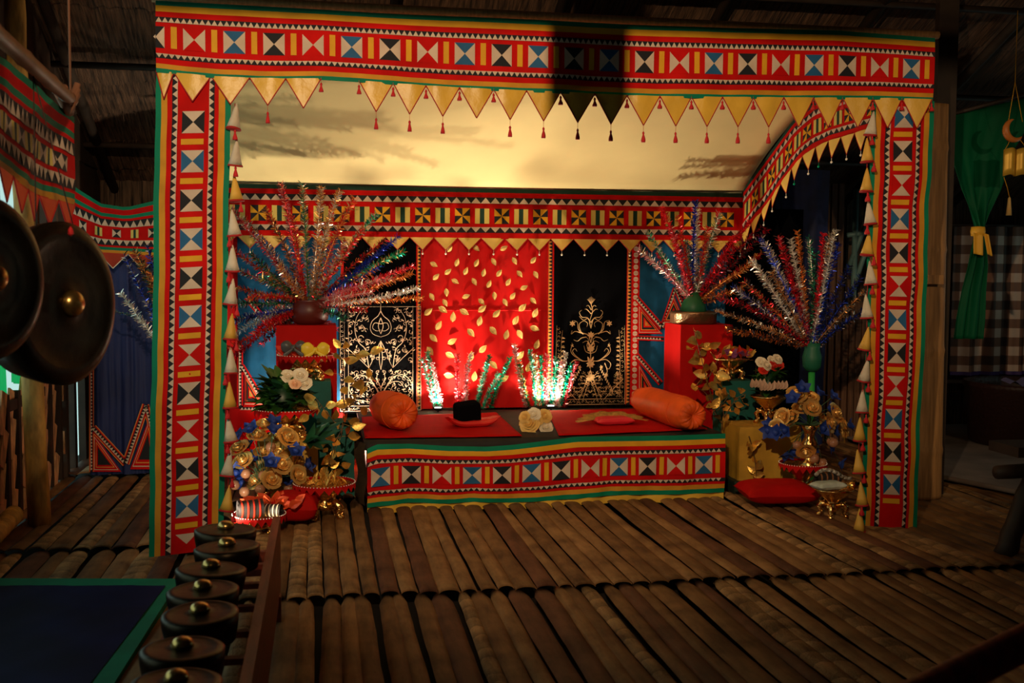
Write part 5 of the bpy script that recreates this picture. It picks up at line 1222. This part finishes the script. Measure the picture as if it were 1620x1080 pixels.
# ================================================================ RIGHT SIDE
CUR = mat('deep_green_satin', (.0, .090, .034), .62, vary=.25, scale=3, spec=.15)
ED = [(172, 1494, 1660), (195, 1495, 1640), (240, 1501, 1603), (300, 1520, 1584), (340, 1537, 1564), (362, 1545, 1556), (380, 1541, 1560), (420, 1531, 1563), (460, 1520, 1560), (500, 1512, 1559), (536, 1507, 1556)]
def Pcur(u, v):
    vv = 172+364*v; l = interp([(a, b) for a, b, c in ED], vv); r2 = interp([(a, c) for a, b, c in ED], vv)
    top = -26*u*max(0, 1-(vv-172)/70) if vv < 242 else 0
    q = ay(l+(r2-l)*u, vv+top+(14 if v == 0 else 0)*(1-u), 6.6); f = (r2-l)/110
    return V((q.x, 6.6+.035*sin(u*16)*(1-min(1, f*1.5))+.012*noise1(u*5, 5)+.02*sin(u*pi)*f*2, q.z))
cu = thing('green_curtain', 'deep green curtain gathered and tied right of the canopy', 'curtain', ay(1532, 536, 6.6))
g = MB(); g.solid_sheet(Pcur, 44, 60, .003); g.build('cloth', CUR, cu)
YT = mat('yellow_tie_cloth', (.80, .42, .03), .55)
g = MB(); q = ay(1550, 366, 6.55); g.lathe([(.012, .035), (.04, .03), (.044, 0), (.04, -.03), (.012, -.035)], q+V((0, .02, 0)), 14, wob=lambda a, i: 1+.12*sin(a*5))
for (u0, u1, v0, v1, sh) in ((1540, 1555, 368, 401, 0), (1556, 1564, 368, 402, 6)):
    g.solid_sheet(lambda u, v: ay(u0+(u1-u0)*u+sh*v, v0+(v1-v0)*v+3*u, 6.53+.01*sin(u*5)), 6, 10, .003)
g.build('yellow_tie', YT, cu)
g = MB(); a = ay(1488, 185, 6.62); b = ay(1700, 128, 6.62); g.tube([a, b], .014, 8); tag(g.build('curtain_rod', WOODD, None, a), 'dark rod carrying the green curtain', 'rod')
# ornament
Y6 = 6.3; c = ay(1606, 205, Y6); orn = thing('hanging_ornament', 'hanging ornament of a wooden crescent over a golden open book with a tassel', 'ornament', ay(1604, 345, Y6))
g = MB(); pts = []; rad = []
for i in range(21):
    a = radians(100+i*11); pts.append(c+V((.066*cos(a), 0, .066*sin(a)))); rad.append(.002+.021*sin(pi*i/20)**.8)
g.tube(pts, rad, 10); g.build('crescent', mat('orange_wood', (.55, .17, .03), .4), orn)
g = MB()
for sg in (-1, 1):
    g.solid_sheet(lambda u, v: ay(1607, 258, Y6)+V((sg*.082*u, -.022*sin(pi*u)*1.0+.012*u, .085-.17*v+.012*sin(pi*u)))  , 12, 4, .012 if sg < 0 else .012)
g.build('book', mat('gold_book', (.72, .42, .05), .4, .3, vary=.15), orn)
g = MB(); top = ay(1606, 130, Y6)
g.tube([top+V((0, 0, .45)), top, c+V((-.05, 0, .05))], .002, 4); g.tube([top, c+V((.05, 0, .05))], .002, 4); g.build('cord', YEL, orn)
for a_, b_ in ((c+V((-.03, 0, -.055)), ay(1589, 238, Y6)), (c+V((.03, 0, -.055)), ay(1625, 238, Y6)), (ay(1588, 280, Y6), ay(1597, 312, Y6))):
    g = MB(); g.tube([a_, (a_+b_)/2+V((.004, 0, 0)), b_], .002, 4); g.build('cord', YEL, orn)
g = MB(); g.lathe([(.002, 0), (.008, -.01), (.010, -.03), (.018, -.12), (.002, -.118)], ay(1597, 311, Y6), 12, wob=lambda a, i: 1+.15*sin(a*6)); g.build('tassel', mat('straw_tassel', (.60, .38, .12), .6), orn)
# gingham curtain
M = bpy.data.materials.new('brown_gingham'); M.use_nodes = True; N = M.node_tree.nodes; L = M.node_tree.links; bs = N['Principled BSDF']; bs.inputs['Roughness'].default_value = .6
tc = N.new('ShaderNodeTexCoord'); sp = N.new('ShaderNodeSeparateXYZ'); L.new(tc.outputs['UV'], sp.inputs[0])
vals = []
for k, sc_ in ((0, 1), (1, 1)):
    fr = N.new('ShaderNodeMath'); fr.operation = 'FRACT'; L.new(sp.outputs[k], fr.inputs[0])
    gt = N.new('ShaderNodeMath'); gt.operation = 'GREATER_THAN'; gt.inputs[1].default_value = .5; L.new(fr.outputs[0], gt.inputs[0]); vals.append(gt)
ad = N.new('ShaderNodeMath'); ad.operation = 'ADD'; L.new(vals[0].outputs[0], ad.inputs[0]); L.new(vals[1].outputs[0], ad.inputs[1])
hf = N.new('ShaderNodeMath'); hf.operation = 'MULTIPLY'; hf.inputs[1].default_value = .5; L.new(ad.outputs[0], hf.inputs[0])
cr = N.new('ShaderNodeValToRGB'); cr.color_ramp.interpolation = 'CONSTANT'; cr.color_ramp.elements[0].color = (.045, .016, .008, 1); cr.color_ramp.elements[1].position = .75; cr.color_ramp.elements[1].color = (.62, .44, .34, 1)
e = cr.color_ramp.elements.new(.3); e.color = (.22, .10, .06, 1); L.new(hf.outputs[0], cr.inputs[0]); L.new(cr.outputs[0], bs.inputs['Base Color'])
g1 = ay(1502, 588, 8.45); g2 = ay(1660, 588, 8.45); zt = ay(1560, 358, 8.45).z
gc = thing('gingham_curtain', 'brown and cream gingham curtain hanging behind the green curtain', 'curtain', ((g1.x+g2.x)/2, 8.45, g1.z))
NX, NZ = 60, 30; g = MB(); g.sheet(lambda u, v: V((g1.x+(g2.x-g1.x)*u, 8.45+.03*sin(u*26)+.012*sin(u*61), zt+(g1.z-zt)*v)), NX, NZ); o = g.build('cloth', M, gc)
uvl = o.data.uv_layers.new(name='UVMap'); W_ = g2.x-g1.x; Hh = zt-g1.z
for lp in o.data.loops:
    idx = lp.vertex_index; i, j = divmod(idx, NZ+1); uvl.data[lp.index].uv = (i/NX*W_/.16, j/NZ*Hh/.16)
g = MB(); g.sheet(lambda u, v: V((g1.x+(g2.x-g1.x)*u, 8.44+.03*sin(u*26)+.012*sin(u*61), g1.z-.0-.03*v)), NX, 1); g.build('purple_hem', mat('purple_hem', (.06, .03, .16), .6), gc)
g = MB(); g.tube([V((g1.x-.05, 8.47, zt+.01)), V((6.4, 8.47, zt+.01))], .015, 8); tag(g.build('curtain_rod', WOODD, None, V((g1.x, 8.47, zt))), 'dark rod carrying the gingham curtain', 'rod')
g = MB(); g.box((5.85, 8.6, g1.z-.09), (1.1, .2, .03)); tag(g.build('shelf', WOODD, None, V((5.85, 8.6, g1.z-.1))), 'dark shelf edge below the gingham curtain', 'shelf')
# dark basket
bk = thing('basket', 'large dark red-brown basket standing on the concrete at the right', 'basket', (5.53, 7.72, .035))
g = MB(); g.lathe([(.36, 0), (.40, .02), (.44, .44), (.455, .46), (.455, .50), (.43, .50), (.42, .44), (.38, .05), (0, .04)], (5.53, 7.72, .035), 60, wob=lambda a, i: 1+(.006*sin(a*40) if 0 < i < 3 else 0)); g.build('body', mat('dark_rattan', (.028, .008, .006), .5, bump=.6, bscale=40), bk)
g = MB(); g.sheet(lambda u, v: V((5.22+.22*u, 7.45+.12*v, .545+.02*sin(u*9)+.02*v)), 10, 6); g.build('liner_edge', mat('lavender_cloth', (.16, .14, .30), .6), bk)
# rustic bench
bn = thing('rustic_bench', 'rustic log bench with a splayed leg at the right edge', 'bench', (3.62, 4.9, 0))
g = MB(); a = az(1588, 880, .0); b = a+V((.22, .05, .50)); g.tube([a+(b-a)*i/10+V((.004*sin(i*2), .004*cos(i*3), 0)) for i in range(11)], [.052-.0008*i for i in range(11)], 14); g.build('leg', WOODD, bn)
g = MB(); a2 = a+V((.75, .25, 0)); b_ = b+V((.50, .10, 0)); g.tube([a2, b_], [.05, .045], 14); g.build('leg', WOODD, bn)
g = MB(); p = ay(1577, 747, 4.78); d = V((1, .12, 0)); g.tube([p+d*(.1*i) for i in range(10)], [.034, .036, .036, .035, .036, .035, .036, .035, .036, .034], 12); g.build('crossbar', WOODD, bn)
g = MB(); g.box((b.x+.25, b.y+.05, .52), (.85, .24, .05)); g.build('seat', WOODD, bn)
# near rail at the lower right corner
p, q = ay(1400, 1128, 2.0), ay(1720, 965, 2.25)
rl = thing('wooden_rail', 'blurred dark red-brown wooden rail in the near lower right corner', 'rail', V(((p.x+q.x)/2, (p.y+q.y)/2, 0)))
g = MB(); g.tube([p.lerp(q, i/10) for i in range(11)], .040, 16); g.tube([p.lerp(q, i/10)-V((-.02, .05, .10)) for i in range(11)], .035, 12); g.build('bar', WOODR, rl)
for f in (.15, .9): g = MB(); t = p.lerp(q, f); g.tube([t, V((t.x, t.y, 0))], .03, 10); g.build('leg', WOODR, rl)
